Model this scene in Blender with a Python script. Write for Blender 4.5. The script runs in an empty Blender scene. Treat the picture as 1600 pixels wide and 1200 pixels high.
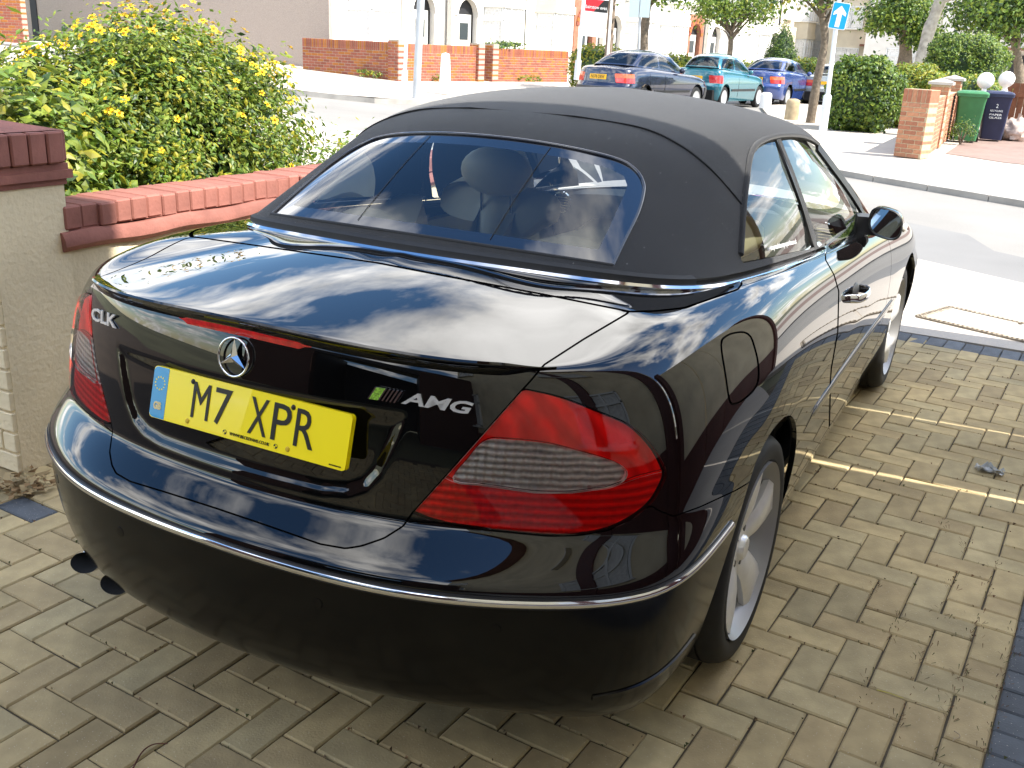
import bpy, bmesh, math, random
import numpy as np
from mathutils import Vector, Matrix
rnd = random.Random(7)
nrs = np.random.RandomState(7)
SC = bpy.context.scene
COL = SC.collection
# ------------------------------------------------------------------ camera (solved from paving grid + car geometry)
CAM = np.array([1.3726, -2.4012, 1.5672])
FPX = 1544.787
RW = np.array([[0.8790, 0.4747, 0.0440], [0.1910, -0.2667, -0.9447], [-0.4367, 0.8388, -0.3251]])
RW[2] /= np.linalg.norm(RW[2]); RW[0] -= RW[2]*(RW[0]@RW[2]); RW[0] /= np.linalg.norm(RW[0]); RW[1] = np.cross(RW[2], RW[0])
cam_d = bpy.data.cameras.new('camera'); cam = bpy.data.objects.new('camera', cam_d); COL.objects.link(cam)
cam_d.sensor_width = 36.0; cam_d.lens = FPX/1600*36; cam_d.clip_start = .05; cam_d.clip_end = 2000
m = Matrix([[RW[0][i], -RW[1][i], -RW[2][i], CAM[i]] for i in range(3)] + [[0, 0, 0, 1]])
cam.matrix_world = m
SC.camera = cam
# ------------------------------------------------------------------ sky, sun, exposure
SUN_AZ = math.radians(86)      # angle from +Y (car forward) towards +X (right); solved from the slivers of sun on the drive
SUN_EL = math.radians(50)
w = bpy.data.worlds.new('World'); SC.world = w; w.use_nodes = True
nt = w.node_tree; nt.nodes.clear()
def wn(t): return nt.nodes.new(t)
out = wn('ShaderNodeOutputWorld'); bg = wn('ShaderNodeBackground'); bgc = wn('ShaderNodeBackground'); mixs = wn('ShaderNodeMixShader')
sky = wn('ShaderNodeTexSky'); sky.sky_type = 'NISHITA'; sky.sun_disc = False
sky.sun_elevation = SUN_EL; sky.sun_rotation = SUN_AZ; sky.air_density = 1.0; sky.dust_density = 0.3; sky.ozone_density = 1.5
bg.inputs['Strength'].default_value = 0.15
hs = wn('ShaderNodeHueSaturation'); hs.inputs['Saturation'].default_value = 1.2; nt.links.new(sky.outputs[0], hs.inputs['Color']); nt.links.new(hs.outputs[0], bg.inputs['Color'])
# fair-weather cumulus: noise on a flat cloud layer, everywhere in the sky
tc = wn('ShaderNodeTexCoord'); sep = wn('ShaderNodeSeparateXYZ'); nt.links.new(tc.outputs['Generated'], sep.inputs[0])
mx = wn('ShaderNodeMath'); mx.operation = 'MAXIMUM'; mx.inputs[1].default_value = 0.02; nt.links.new(sep.outputs[2], mx.inputs[0])
ad = wn('ShaderNodeMath'); ad.operation = 'ADD'; ad.inputs[1].default_value = 0.18; nt.links.new(mx.outputs[0], ad.inputs[0])
dv = wn('ShaderNodeVectorMath'); dv.operation = 'DIVIDE'; cmb = wn('ShaderNodeCombineXYZ')
for i in range(3): nt.links.new(ad.outputs[0], cmb.inputs[i])
nt.links.new(tc.outputs['Generated'], dv.inputs[0]); nt.links.new(cmb.outputs[0], dv.inputs[1])
mp = wn('ShaderNodeMapping'); mp.inputs['Location'].default_value = (4.4, 8.9, 0); nt.links.new(dv.outputs[0], mp.inputs[0])
nz = wn('ShaderNodeTexNoise'); nz.inputs['Scale'].default_value = 1.9; nz.inputs['Detail'].default_value = 9; nz.inputs['Roughness'].default_value = .56
nt.links.new(mp.outputs[0], nz.inputs['Vector'])
cr = wn('ShaderNodeValToRGB'); cr.color_ramp.elements[0].position = .47; cr.color_ramp.elements[1].position = .61
nt.links.new(nz.outputs[0], cr.inputs[0])
bgc.inputs['Color'].default_value = (1.0, .98, .95, 1); bgc.inputs['Strength'].default_value = 1.0
nz2 = wn('ShaderNodeTexNoise'); nz2.inputs['Scale'].default_value = 4.2; nz2.inputs['Detail'].default_value = 7; nt.links.new(mp.outputs[0], nz2.inputs['Vector'])
mrc = wn('ShaderNodeMapRange'); mrc.inputs['From Min'].default_value = .3; mrc.inputs['From Max'].default_value = .7; mrc.inputs['To Min'].default_value = 1.0; mrc.inputs['To Max'].default_value = 2.5
nt.links.new(nz2.outputs[0], mrc.inputs[0]); nt.links.new(mrc.outputs[0], bgc.inputs['Strength'])
nt.links.new(cr.outputs[0], mixs.inputs[0]); nt.links.new(bg.outputs[0], mixs.inputs[1]); nt.links.new(bgc.outputs[0], mixs.inputs[2])
nt.links.new(mixs.outputs[0], out.inputs[0])
sd = bpy.data.lights.new('sun', 'SUN'); sd.energy = 5.0; sd.angle = math.radians(.55); sd.color = (1, .95, .86)
sun = bpy.data.objects.new('sun', sd); COL.objects.link(sun)
SDIR = Vector((math.sin(SUN_AZ)*math.cos(SUN_EL), math.cos(SUN_AZ)*math.cos(SUN_EL), math.sin(SUN_EL)))
sun.rotation_euler = SDIR.to_track_quat('Z', 'Y').to_euler(); sun.location = (10, 10, 12)
SC.view_settings.view_transform = 'Standard'; SC.view_settings.look = 'None'
SC.view_settings.exposure = 1.22; SC.view_settings.gamma = 1.0; SC.view_settings.use_curve_mapping = False
SC.cycles.max_bounces = 10; SC.cycles.glossy_bounces = 5; SC.cycles.transmission_bounces = 8; SC.cycles.transparent_max_bounces = 12
SC.cycles.use_denoising = True; SC.cycles.caustics_reflective = True; SC.cycles.blur_glossy = .4; SC.cycles.caustics_refractive = False
SC.cycles.sample_clamp_indirect = 6
# ------------------------------------------------------------------ pixel helpers (photo px, 1600x1200)
def pj(X):
    Y = (np.atleast_2d(np.asarray(X, float))[:, :3]-CAM)@RW.T
    d = np.where(np.abs(Y[:, 2]) < 1e-6, 1e-6, Y[:, 2])
    p = np.c_[800+FPX*Y[:, 0]/d, 600+FPX*Y[:, 1]/d]
    p[Y[:, 2] < .1] = -9999
    return p
def ray(u, v): return RW.T@np.array([(u-800)/FPX, (v-600)/FPX, 1.])
def onz(u, v, z=0.): d = ray(u, v); return CAM+d*(z-CAM[2])/d[2]
def onx(u, v, x): d = ray(u, v); return CAM+d*(x-CAM[0])/d[0]
def ony(u, v, y): d = ray(u, v); return CAM+d*(y-CAM[1])/d[1]
def atd(u, v, dist):
    d = ray(u, v); return CAM+d*dist/math.hypot(d[0], d[1])
def sdpoly(P, poly):
    """signed distance (px), positive inside"""
    P = np.asarray(P, float); A = np.asarray(poly, float); Bp = np.roll(A, -1, 0)
    dm = np.full(len(P), 1e18); ins = np.zeros(len(P), bool)
    for a, b in zip(A, Bp):
        e = b-a; t = np.clip(((P-a)@e)/max(e@e, 1e-12), 0, 1)
        dm = np.minimum(dm, ((P-a-t[:, None]*e)**2).sum(1))
        c = (a[1] > P[:, 1]) != (b[1] > P[:, 1])
        with np.errstate(divide='ignore', invalid='ignore'):
            xi = a[0]+(P[:, 1]-a[1])*(b[0]-a[0])/(b[1]-a[1] if b[1] != a[1] else 1e-12)
        ins ^= c & (P[:, 0] < xi)
    return np.where(ins, 1, -1)*np.sqrt(dm)
# ------------------------------------------------------------------ materials
MATS = {}
def mat(name, col=(.5, .5, .5), rough=.5, metal=0., spec=.5, coat=0., noise=None, bump=None, trans=0., ior=1.45, emit=None, sheen=0., alpha=1., voro=None, aniso=None):
    """noise=(scale, amount, detail) value variation in object space; bump=(scale,strength,dist)"""
    if name in MATS: return MATS[name]
    M_ = bpy.data.materials.new(name); M_.use_nodes = True; n = M_.node_tree; b = n.nodes['Principled BSDF']
    b.inputs['Base Color'].default_value = (*col, 1); b.inputs['Roughness'].default_value = rough; b.inputs['Metallic'].default_value = metal
    b.inputs['Specular IOR Level'].default_value = spec; b.inputs['Coat Weight'].default_value = coat; b.inputs['Coat Roughness'].default_value = .012; b.inputs['Coat IOR'].default_value = 1.62
    b.inputs['IOR'].default_value = ior; b.inputs['Transmission Weight'].default_value = trans; b.inputs['Sheen Weight'].default_value = sheen
    b.inputs['Alpha'].default_value = alpha
    if emit: b.inputs['Emission Color'].default_value = (*emit[:3], 1); b.inputs['Emission Strength'].default_value = emit[3]
    tcn = None
    if noise or bump:
        tcn = n.nodes.new('ShaderNodeTexCoord')
    if noise:
        sc, am, de = noise[:3]
        ns = n.nodes.new('ShaderNodeTexNoise'); ns.inputs['Scale'].default_value = sc; ns.inputs['Detail'].default_value = de
        n.links.new(tcn.outputs['Object'], ns.inputs['Vector'])
        oi = n.nodes.new('ShaderNodeObjectInfo')
        mr = n.nodes.new('ShaderNodeMapRange'); mr.inputs['From Min'].default_value = .3; mr.inputs['From Max'].default_value = .7
        mr.inputs['To Min'].default_value = 1-am; mr.inputs['To Max'].default_value = 1+am
        n.links.new(ns.outputs[0], mr.inputs[0])
        ra = n.nodes.new('ShaderNodeMapRange'); ra.inputs['To Min'].default_value = 1-(noise[3] if len(noise) > 3 else 0); ra.inputs['To Max'].default_value = 1+(noise[3] if len(noise) > 3 else 0)
        n.links.new(oi.outputs['Random'], ra.inputs[0])
        mu = n.nodes.new('ShaderNodeMath'); mu.operation = 'MULTIPLY'; n.links.new(mr.outputs[0], mu.inputs[0]); n.links.new(ra.outputs[0], mu.inputs[1])
        vm = n.nodes.new('ShaderNodeVectorMath'); vm.operation = 'SCALE'; vm.inputs[0].default_value = col
        n.links.new(mu.outputs[0], vm.inputs['Scale']); n.links.new(vm.outputs[0], b.inputs['Base Color'])
    if bump:
        bn = n.nodes.new('ShaderNodeTexNoise'); bn.inputs['Scale'].default_value = bump[0]; bn.inputs['Detail'].default_value = 4
        n.links.new(tcn.outputs['Object'], bn.inputs['Vector'])
        bu = n.nodes.new('ShaderNodeBump'); bu.inputs['Strength'].default_value = bump[1]; bu.inputs['Distance'].default_value = bump[2]
        n.links.new(bn.outputs[0], bu.inputs['Height']); n.links.new(bu.outputs[0], b.inputs['Normal'])
    MATS[name] = M_
    return M_
# ------------------------------------------------------------------ object helpers
def tag(o, label=None, cat=None, group=None, kind=None):
    if label: o['label'] = label
    if cat: o['category'] = cat
    if group: o['group'] = group
    if kind: o['kind'] = kind
    return o
def empty(name, loc=(0, 0, 0), rz=0., parent=None):
    o = bpy.data.objects.new(name, None); o.empty_display_size = .2; COL.objects.link(o)
    o.location = loc; o.rotation_euler = (0, 0, rz)
    if parent: o.parent = parent
    return o
def mk(name, V, F, mt=None, parent=None, smooth=None, loc=None, rot=None, fm=None):
    """smooth = None flat, or angle in degrees"""
    me = bpy.data.meshes.new(name)
    me.from_pydata([tuple(map(float, v[:3])) for v in V], [], [tuple(map(int, f)) for f in F])
    if mt is not None:
        for q in (mt if isinstance(mt, (list, tuple)) else [mt]): me.materials.append(q)
    if fm is not None: me.polygons.foreach_set('material_index', list(fm))
    if smooth is not None:
        me.polygons.foreach_set('use_smooth', [True]*len(me.polygons))
        if smooth < 179: me.set_sharp_from_angle(angle=math.radians(smooth))
    me.update()
    return ob(name, me, parent, loc, rot)
def ob(name, me, parent=None, loc=None, rot=None, scale=None):
    o = bpy.data.objects.new(name, me); COL.objects.link(o)
    if parent: o.parent = parent
    if loc is not None: o.location = loc
    if rot is not None: o.rotation_euler = rot
    if scale is not None: o.scale = scale
    return o
class MB:
    """collects shapes into one mesh"""
    def __init__(s): s.V = []; s.F = []; s.m = []
    def add(s, V, F, mi=0):
        k = len(s.V); s.V += [tuple(v[:3]) for v in V]; s.F += [tuple(i+k for i in f) for f in F]; s.m += [mi]*len(F); return s
    def box(s, c, d, rz=0., mi=0, rx=0., ry=0.):
        R_ = Matrix.Rotation(rz, 3, 'Z')@Matrix.Rotation(ry, 3, 'Y')@Matrix.Rotation(rx, 3, 'X')
        V = [Vector(c)+R_@Vector((sx*d[0]/2, sy*d[1]/2, sz*d[2]/2)) for sx in (-1, 1) for sy in (-1, 1) for sz in (-1, 1)]
        return s.add(V, [(0, 1, 3, 2), (4, 6, 7, 5), (0, 4, 5, 1), (2, 3, 7, 6), (0, 2, 6, 4), (1, 5, 7, 3)], mi)
    def tube(s, pts, r, n=8, mi=0, cap=True):
        V, F = tube(pts, r, n, cap); return s.add(V, F, mi)
    def lathe(s, prof, n=24, c=(0, 0, 0), axis='Z', mi=0):
        V, F = lathe(prof, n); V = [(axmap(v, axis)) for v in V]
        return s.add([(v[0]+c[0], v[1]+c[1], v[2]+c[2]) for v in V], F, mi)
    def ell(s, c, r, n=12, m_=8, mi=0, rz=0.):
        prof = [(math.cos(-math.pi/2+math.pi*i/m_), math.sin(-math.pi/2+math.pi*i/m_)) for i in range(m_+1)]
        V, F = lathe(prof, n); cz, sz = math.cos(rz), math.sin(rz)
        V = [(v[0]*r[0], v[1]*r[1], v[2]*r[2]) for v in V]
        return s.add([(c[0]+v[0]*cz-v[1]*sz, c[1]+v[0]*sz+v[1]*cz, c[2]+v[2]) for v in V], F, mi)
    def prism(s, poly, z0, z1, mi=0):
        n = len(poly); V = [(x, y, z0) for x, y in poly]+[(x, y, z1) for x, y in poly]
        return s.add(V, [tuple(range(n))[::-1], tuple(range(n, 2*n))]+[(i, (i+1) % n, n+(i+1) % n, n+i) for i in range(n)], mi)
    def xf(s, M_):
        s.V = [tuple(M_@Vector(v)) for v in s.V]; return s
    def build(s, name, mt, parent=None, smooth=None, loc=None, rot=None): return mk(name, s.V, s.F, mt, parent, smooth, loc, rot, s.m if isinstance(mt, (list, tuple)) else None)
def axmap(v, axis):
    return v if axis == 'Z' else ((v[2], v[0], v[1]) if axis == 'X' else (v[1], v[2], v[0]))
def lathe(prof, n=24):
    V = []; F = []; k = len(prof)
    for j in range(n):
        a = 2*math.pi*j/n; c, s_ = math.cos(a), math.sin(a)
        V += [(r*c, r*s_, z) for r, z in prof]
    for j in range(n):
        j2 = (j+1) % n
        for i in range(k-1): F.append((j*k+i, j2*k+i, j2*k+i+1, j*k+i+1))
    return V, F
def frames(P, closed=False, up=(0, 0, 1)):
    P = np.asarray(P, float); T = np.gradient(P, axis=0)
    if closed: T = np.roll(P, -1, 0)-np.roll(P, 1, 0)
    T /= np.maximum(np.linalg.norm(T, axis=1), 1e-9)[:, None]
    U = np.asarray(up, float)
    if U.ndim == 1:
        U = np.tile(U, (len(P), 1)); U = np.where((np.abs((U*T).sum(1)) > .95)[:, None], np.array([1., .13, .05]), U)
    N = np.cross(T, U); N /= np.maximum(np.linalg.norm(N, axis=1), 1e-9)[:, None]
    return T, N, np.cross(N, T)
def sweep(P, sec, closed=False, up=(0, 0, 1), caps=True, scale=None):
    """sec: closed list of (n,b) offsets"""
    P = np.asarray(P, float); T, N, B_ = frames(P, closed, up); k = len(sec); V = []; F = []
    for i in range(len(P)):
        q = 1 if scale is None else scale[i]
        V += [P[i]+N[i]*a*q+B_[i]*b*q for a, b in sec]
    n = len(P)
    for i in range(n if closed else n-1):
        i2 = (i+1) % n
        for j in range(k): F.append((i*k+j, i*k+(j+1) % k, i2*k+(j+1) % k, i2*k+j))
    if caps and not closed: F += [tuple(range(k))[::-1], tuple((n-1)*k+j for j in range(k))]
    return V, F
def tube(pts, r, n=8, cap=True):
    sec = [(math.cos(2*math.pi*i/n), math.sin(2*math.pi*i/n)) for i in range(n)]
    rr = r if hasattr(r, '__len__') else [r]*len(pts)
    return sweep(pts, sec, caps=cap, scale=rr)
def catmull(P, n=8, closed=False):
    P = np.asarray(P, float)
    Q = np.r_[P[-1:], P, P[:2]] if closed else np.r_[[2*P[0]-P[1]], P, [2*P[-1]-P[-2]]]
    o = []
    for i in range(len(Q)-3):
        a, b, c, d = Q[i:i+4]
        for t in np.linspace(0, 1, n, endpoint=False):
            o.append(.5*((2*b)+(c-a)*t+(2*a-5*b+4*c-d)*t*t+(3*b-a-3*c+d)*t**3))
    if not closed: o.append(P[-1])
    return np.array(o)
def text_mesh(s, size=1., extrude=0., font_shear=0., bold=0.):
    cu = bpy.data.curves.new('lettering', 'FONT'); cu.body = s; cu.size = size; cu.extrude = extrude; cu.shear = font_shear; cu.offset = bold
    cu.align_x = 'CENTER'; cu.align_y = 'CENTER'; cu.resolution_u = 3
    o = bpy.data.objects.new('lettering', cu); COL.objects.link(o)
    dg = bpy.context.evaluated_depsgraph_get(); me = bpy.data.meshes.new_from_object(o.evaluated_get(dg))
    bpy.data.objects.remove(o); bpy.data.curves.remove(cu)
    V = [tuple(v.co) for v in me.vertices]; F = [tuple(p.vertices) for p in me.polygons]; bpy.data.meshes.remove(me)
    return V, F
# ------------------------------------------------------------------ B-spline surfaces and clipping
def bs_basis(t):
    return np.stack([(1-t)**3/6, (3*t**3-6*t**2+4)/6, (-3*t**3+3*t**2+3*t+1)/6, t**3/6], 1)
def bs_mat(n, samples, lo_mirror=False, hi_mirror=False):
    """evaluation matrix for n control points; returns (S,n) or with mirrored end flags (weights for mirrored points separately)"""
    par = np.concatenate([np.linspace(i, i+1, samples[i], endpoint=False) for i in range(n-1)]+[[n-1.]])
    A = np.zeros((len(par), n+2))
    seg = np.minimum(par.astype(int), n-2); t = par-seg; Bm = bs_basis(t)
    for k in range(4): A[np.arange(len(par)), seg+k] += Bm[:, k]
    return A, par
def bspline_net(P, su, sv, mirror_u0=True, mirror_u1=True):
    """P (nv,nu,3) target points -> dense grid; light inverse filtering so that the surface passes near the points"""
    P = np.asarray(P, float); nv, nu = P.shape[:2]
    flip = np.array([-1, 1, 1.])
    def padu(Q):
        a = Q[:, 1:2]*flip if mirror_u0 else 2*Q[:, :1]-Q[:, 1:2]
        b = Q[:, -2:-1]*flip if mirror_u1 else 2*Q[:, -1:]-Q[:, -2:-1]
        return np.concatenate([a, Q, b], 1)
    def padv(Q): return np.concatenate([2*Q[:1]-Q[1:2], Q, 2*Q[-1:]-Q[-2:-1]], 0)
    Cn = P.copy()
    for _ in range(4):
        q = padv(Cn); q = (q[:-2]+4*q[1:-1]+q[2:])/6
        q = padu(q); q = (q[:, :-2]+4*q[:, 1:-1]+q[:, 2:])/6
        Cn = Cn+.6*(P-q)
    Au, pu = bs_mat(nu, su); Av, pv = bs_mat(nv, sv)
    G = np.einsum('ai,ijk,bj->abk', Av, padv(padu(Cn)), Au)
    return G, pu, pv
def grid_mesh(G, pu=None, pv=None):
    nv, nu = G.shape[:2]
    V = G.reshape(-1, 3)
    if pu is not None: V = np.c_[V, np.tile(pu, nv), np.repeat(pv, nu)]
    i = np.arange(nv*nu).reshape(nv, nu)
    F = np.stack([i[:-1, :-1], i[:-1, 1:], i[1:, 1:], i[1:, :-1]], -1).reshape(-1, 4)
    return V, [tuple(f) for f in F]
def clip(V, F, val):
    """keep val >= 0"""
    V = np.asarray(V, float); val = np.asarray(val, float); ins = val >= 0
    newV = [v for v in V]; oF = []; cache = {}
    for f in F:
        c = [ins[i] for i in f]
        if all(c): oF.append(f); continue
        if not any(c): continue
        g = []
        n = len(f)
        for k in range(n):
            a, b = f[k], f[(k+1) % n]
            if ins[a]: g.append(a)
            if ins[a] != ins[b]:
                key = (min(a, b), max(a, b))
                if key not in cache:
                    t = val[a]/(val[a]-val[b]); cache[key] = len(newV); newV.append(V[a]+(V[b]-V[a])*t)
                g.append(cache[key])
        if len(g) > 2: oF.append(tuple(g))
    used = {}; oV = []
    res = []
    for f in oF:
        r = []
        for i in f:
            if i not in used: used[i] = len(oV); oV.append(newV[i])
            r.append(used[i])
        res.append(tuple(r))
    return (np.array(oV) if oV else np.zeros((0, V.shape[1]))), res
def mirror_join(V, F, weld=True):
    """right half + mirrored left half, merged on x=0"""
    V = np.asarray(V)[:, :3]; n = len(V); V2 = V*[-1, 1, 1]
    return np.r_[V, V2], list(F)+[tuple(n+i for i in f[::-1]) for f in F]
def flipx(V, F): return np.asarray(V)[:, :3]*[-1, 1, 1], [f[::-1] for f in F]
def panel(name, V, F, mt, parent, lip=.012, weld=False, smooth=180, off=0., fm=None):
    """body panel: smooth sheet with its edges turned inward"""
    me = bpy.data.meshes.new(name); me.from_pydata([tuple(v[:3]) for v in V], [], F)
    bm = bmesh.new(); bm.from_mesh(me)
    if weld: bmesh.ops.remove_doubles(bm, verts=bm.verts, dist=2e-4)
    bmesh.ops.dissolve_degenerate(bm, dist=1e-5, edges=bm.edges)
    bm.normal_update()
    if off:
        for v in bm.verts: v.co += v.normal*off
    if lip:
        be = [e for e in bm.edges if e.is_boundary]
        nm = {v: v.normal.copy() for e in be for v in e.verts}
        r = bmesh.ops.extrude_edge_only(bm, edges=be)
        nv = [g for g in r['geom'] if isinstance(g, bmesh.types.BMVert)]
        # match each new vert with the nearest source normal
        src = {tuple(round(c, 6) for c in v.co): n_ for v, n_ in nm.items()}
        for v in nv:
            v.co -= src.get(tuple(round(c, 6) for c in v.co), Vector((0, 0, 1)))*lip
    for f in bm.faces: f.smooth = True
    bm.to_mesh(me); bm.free()
    if smooth < 179 or lip: me.set_sharp_from_angle(angle=math.radians(min(smooth, 50)))
    if mt is not None: me.materials.append(mt)
    return ob(name, me, parent)
# ================================================================== black convertible on the driveway
PAINT = mat('black_car_paint', (.0022, .0021, .0023), .25, 0, .0, 1.0)
PAINTB = mat('dulled_bumper_paint', (.0026, .0024, .0024), .3, 0, .0, 1.0); PAINTB.node_tree.nodes['Principled BSDF'].inputs['Coat Roughness'].default_value = .16; PAINTB.node_tree.nodes['Principled BSDF'].inputs['Coat IOR'].default_value = 1.3  # coat roughened and its IOR lowered to dim the mirrored paving
BLACKTRIM = mat('black_trim', (.012, .012, .013), .45, bump=(900, .15, .001))
RUBBER = mat('rubber', (.009, .009, .0095), .65, noise=(40, .25, 4))
CHROME = mat('chrome', (.80, .80, .82), .08, 1.0)
FABRIC = mat('soft_top_fabric', (.016, .016, .017), .92, 0, .25, noise=(5, .22, 8), bump=(1500, .6, .002), sheen=.25)
def lint(M_):
    n = M_.node_tree; b = n.nodes['Principled BSDF']; src = b.inputs['Base Color'].links[0].from_socket; tcx = n.nodes.new('ShaderNodeTexCoord')
    vo = n.nodes.new('ShaderNodeTexVoronoi'); vo.inputs['Scale'].default_value = 38; n.links.new(tcx.outputs['Object'], vo.inputs[0])
    rr = n.nodes.new('ShaderNodeValToRGB'); rr.color_ramp.elements[0].position = .05; rr.color_ramp.elements[1].position = .075; rr.color_ramp.elements[0].color = (.5, .5, .5, 1); rr.color_ramp.elements[1].color = (0, 0, 0, 1); n.links.new(vo.outputs['Distance'], rr.inputs[0])
    mx_ = n.nodes.new('ShaderNodeMixRGB'); mx_.inputs[2].default_value = (.35, .34, .32, 1); n.links.new(rr.outputs[0], mx_.inputs[0]); n.links.new(src, mx_.inputs[1]); n.links.new(mx_.outputs[0], b.inputs['Base Color'])
lint(FABRIC)
UNDER = mat('underbody', (.004, .004, .004), .9)
LEATHER = mat('beige_leather', (.52, .43, .27), .5, noise=(8, .06, 3), bump=(300, .1, .001))
DKINT = mat('dark_interior', (.02, .02, .022), .6)
def glassmat(name, tint, rough=0., ior=1.62):
    M_ = bpy.data.materials.new(name); M_.use_nodes = True; n = M_.node_tree; n.nodes.clear()
    o = n.nodes.new('ShaderNodeOutputMaterial'); t = n.nodes.new('ShaderNodeBsdfTransparent'); g = n.nodes.new('ShaderNodeBsdfGlossy'); mx_ = n.nodes.new('ShaderNodeMixShader')
    fr = n.nodes.new('ShaderNodeFresnel'); fr.inputs['IOR'].default_value = ior
    t.inputs[0].default_value = (*tint, 1); g.inputs['Roughness'].default_value = rough; g.inputs[0].default_value = (1, 1, 1, 1)
    n.links.new(fr.outputs[0], mx_.inputs[0]); n.links.new(t.outputs[0], mx_.inputs[1]); n.links.new(g.outputs[0], mx_.inputs[2]); n.links.new(mx_.outputs[0], o.inputs[0])
    MATS[name] = M_; return M_
GLASS = glassmat('car_glass', (.78, .85, .81), ior=1.42)
RGLASS = glassmat('rear_glass', (.66, .72, .76), ior=1.72)
FRIT = mat('black_glass_border', (.006, .007, .012), .05, 0, .8, 1.0)
def islands(V, F):
    par = list(range(len(V)))
    def fd(a):
        while par[a] != a: par[a] = par[par[a]]; a = par[a]
        return a
    for f in F:
        for i in f[1:]: par[fd(i)] = fd(f[0])
    gr_ = {}
    for f in F: gr_.setdefault(fd(f[0]), []).append(f)
    for fs in gr_.values():
        ix = sorted({i for f in fs for i in f}); mp_ = {a: b for b, a in enumerate(ix)}
        yield np.asarray(V)[ix], [tuple(mp_[i] for i in f) for f in fs]
car = empty('convertible_car', (0, 0, 0))
tag(car, 'black two-door convertible with raised fabric roof parked on block paving', 'car')
# ---- master body surface (right half): rows bottom->top->deck centre, columns rear centre -> side -> front centre
base = [(0, -1.005, 0, -1), (.22, -.992, .1, -1), (.425, -.953, .28, -.96), (.622, -.870, .5, -.87), (.812, -.738, .8, -.6), (.874, -.50, .97, -.22),
        (.886, -.22, 1, 0), (.891, .05, 1, 0), (.884, .40, 1, 0), (.875, .85, 1, 0), (.868, 1.4, 1, 0), (.862, 2.0, 1, 0), (.860, 2.5, 1, 0), (.85, 2.9, 1, .05),
        (.79, 3.22, .9, .45), (.61, 3.42, .5, .87), (.35, 3.51, .2, 1), (0, 3.54, 0, 1)]
blend = [1, 1, 1, .9, .55, .2, .05, 0, 0, 0, 0, 0, 0, .1, .6, .9, 1, 1]
edge = [(0, -.905, 1.017), (.2, -.895, 1.012), (.395, -.85, 1.003), (.545, -.765, .998), (.622, -.64, 1.008), (.652, -.46, 1.035), (.685, -.2, 1.036), (.712, .05, 1.029), (.735, .4, 1.006),
        (.748, .85, .975), (.755, 1.4, .94), (.735, 1.95, .905), (.69, 2.4, .885), (.655, 2.8, .845), (.6, 3.05, .79), (.45, 3.2, .765), (.25, 3.27, .76), (0, 3.3, .76)]
rear_low = [(.262, -.012), (.312, .042), (.40, .072), (.50, .085), (.575, .085), (.612, .074), (.668, .014), (.70, 0)]
side_low = [(.195, -.055), (.26, -.034), (.36, -.016), (.46, -.005), (.54, 0), (.60, .002), (.66, .002), (.70, 0)]
fr_z = [.30, .62, .86, .965]; gr = [.08, .2, .36, .5]; gs = [.05, .17, .385, .66]
y15 = [-.28, -.22, -.12, 0, .12, .25, .4, .6, .8, 1.0, 1.4, 1.7, 2.0, 2.3, 2.5, 2.7, 2.85, 2.95]
zc_y = [-.95, -.9, -.62, -.3, .5, 1.0, 2.0, 2.5, 3.0, 3.3]; zc_z = [1.01, 1.017, 1.050, 1.072, 1.06, 1.03, .97, .93, .85, .76]
rows = []
for k in range(8):
    rows.append([])
    for (x, y, nx, ny), bl in zip(base, blend):
        z = rear_low[k][0]*bl+side_low[k][0]*(1-bl); d = rear_low[k][1]*bl+side_low[k][1]*(1-bl); L = math.hypot(nx, ny)
        rows[-1].append((x+nx/L*d, y+ny/L*d, z))
for k in range(4):
    rows.append([])
    for (x, y, nx, ny), bl, E_ in zip(base, blend, edge):
        g = gr[k]*bl+gs[k]*(1-bl); zz = .70+(E_[2]-.70)*fr_z[k]
        rows[-1].append((x+(E_[0]-x)*g, y+(E_[1]-y)*g, zz))
rows.append(edge)
for fq in (.33, .68, 1.0):
    rows.append([])
    for E_, yy in zip(edge, y15):
        x = E_[0]*(1-fq); y = E_[1]+(yy-E_[1])*fq; zc = np.interp(y, zc_y, zc_z); ze = E_[2]+ (np.interp(y, zc_y, zc_z)-np.interp(E_[1], zc_y, zc_z))*.8
        rows[-1].append((x, y, zc+(ze-zc)*(1-fq)**2))
NETB = np.array(rows)
su = [30, 30, 26, 20, 20, 18, 16, 18, 18, 16, 16, 16, 14, 12, 10, 8, 8]; sv = [6, 6, 6, 6, 8, 9, 8, 14, 14, 9, 6, 8, 12, 16, 14]
GB, pu, pv = bspline_net(NETB, su, sv)
VB, FB = grid_mesh(GB, pu, pv)
def body_x(y, z):
    """outer body half-width at side position"""
    m_ = (VB[:, 3] > 4.5) & (VB[:, 3] < 13.5) & (VB[:, 4] < 12)
    d = (VB[m_, 1]-y)**2+(VB[m_, 2]-z)**2; i = np.argsort(d)[:6]; w_ = 1/(d[i]+1e-6)
    return float((VB[m_][i, 0]*w_).sum()/w_.sum())
WR = .318; YF = 2.715
# plate recess pressed into the boot lid
recess = [(183, 540), (300, 566), (420, 600), (540, 634), (632, 658), (622, 690), (597, 735), (572, 762), (545, 772), (470, 760), (370, 735), (262, 700), (228, 668), (205, 610)]
q = VB.copy(); q[:, 0] = q[:, 0]
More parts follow.
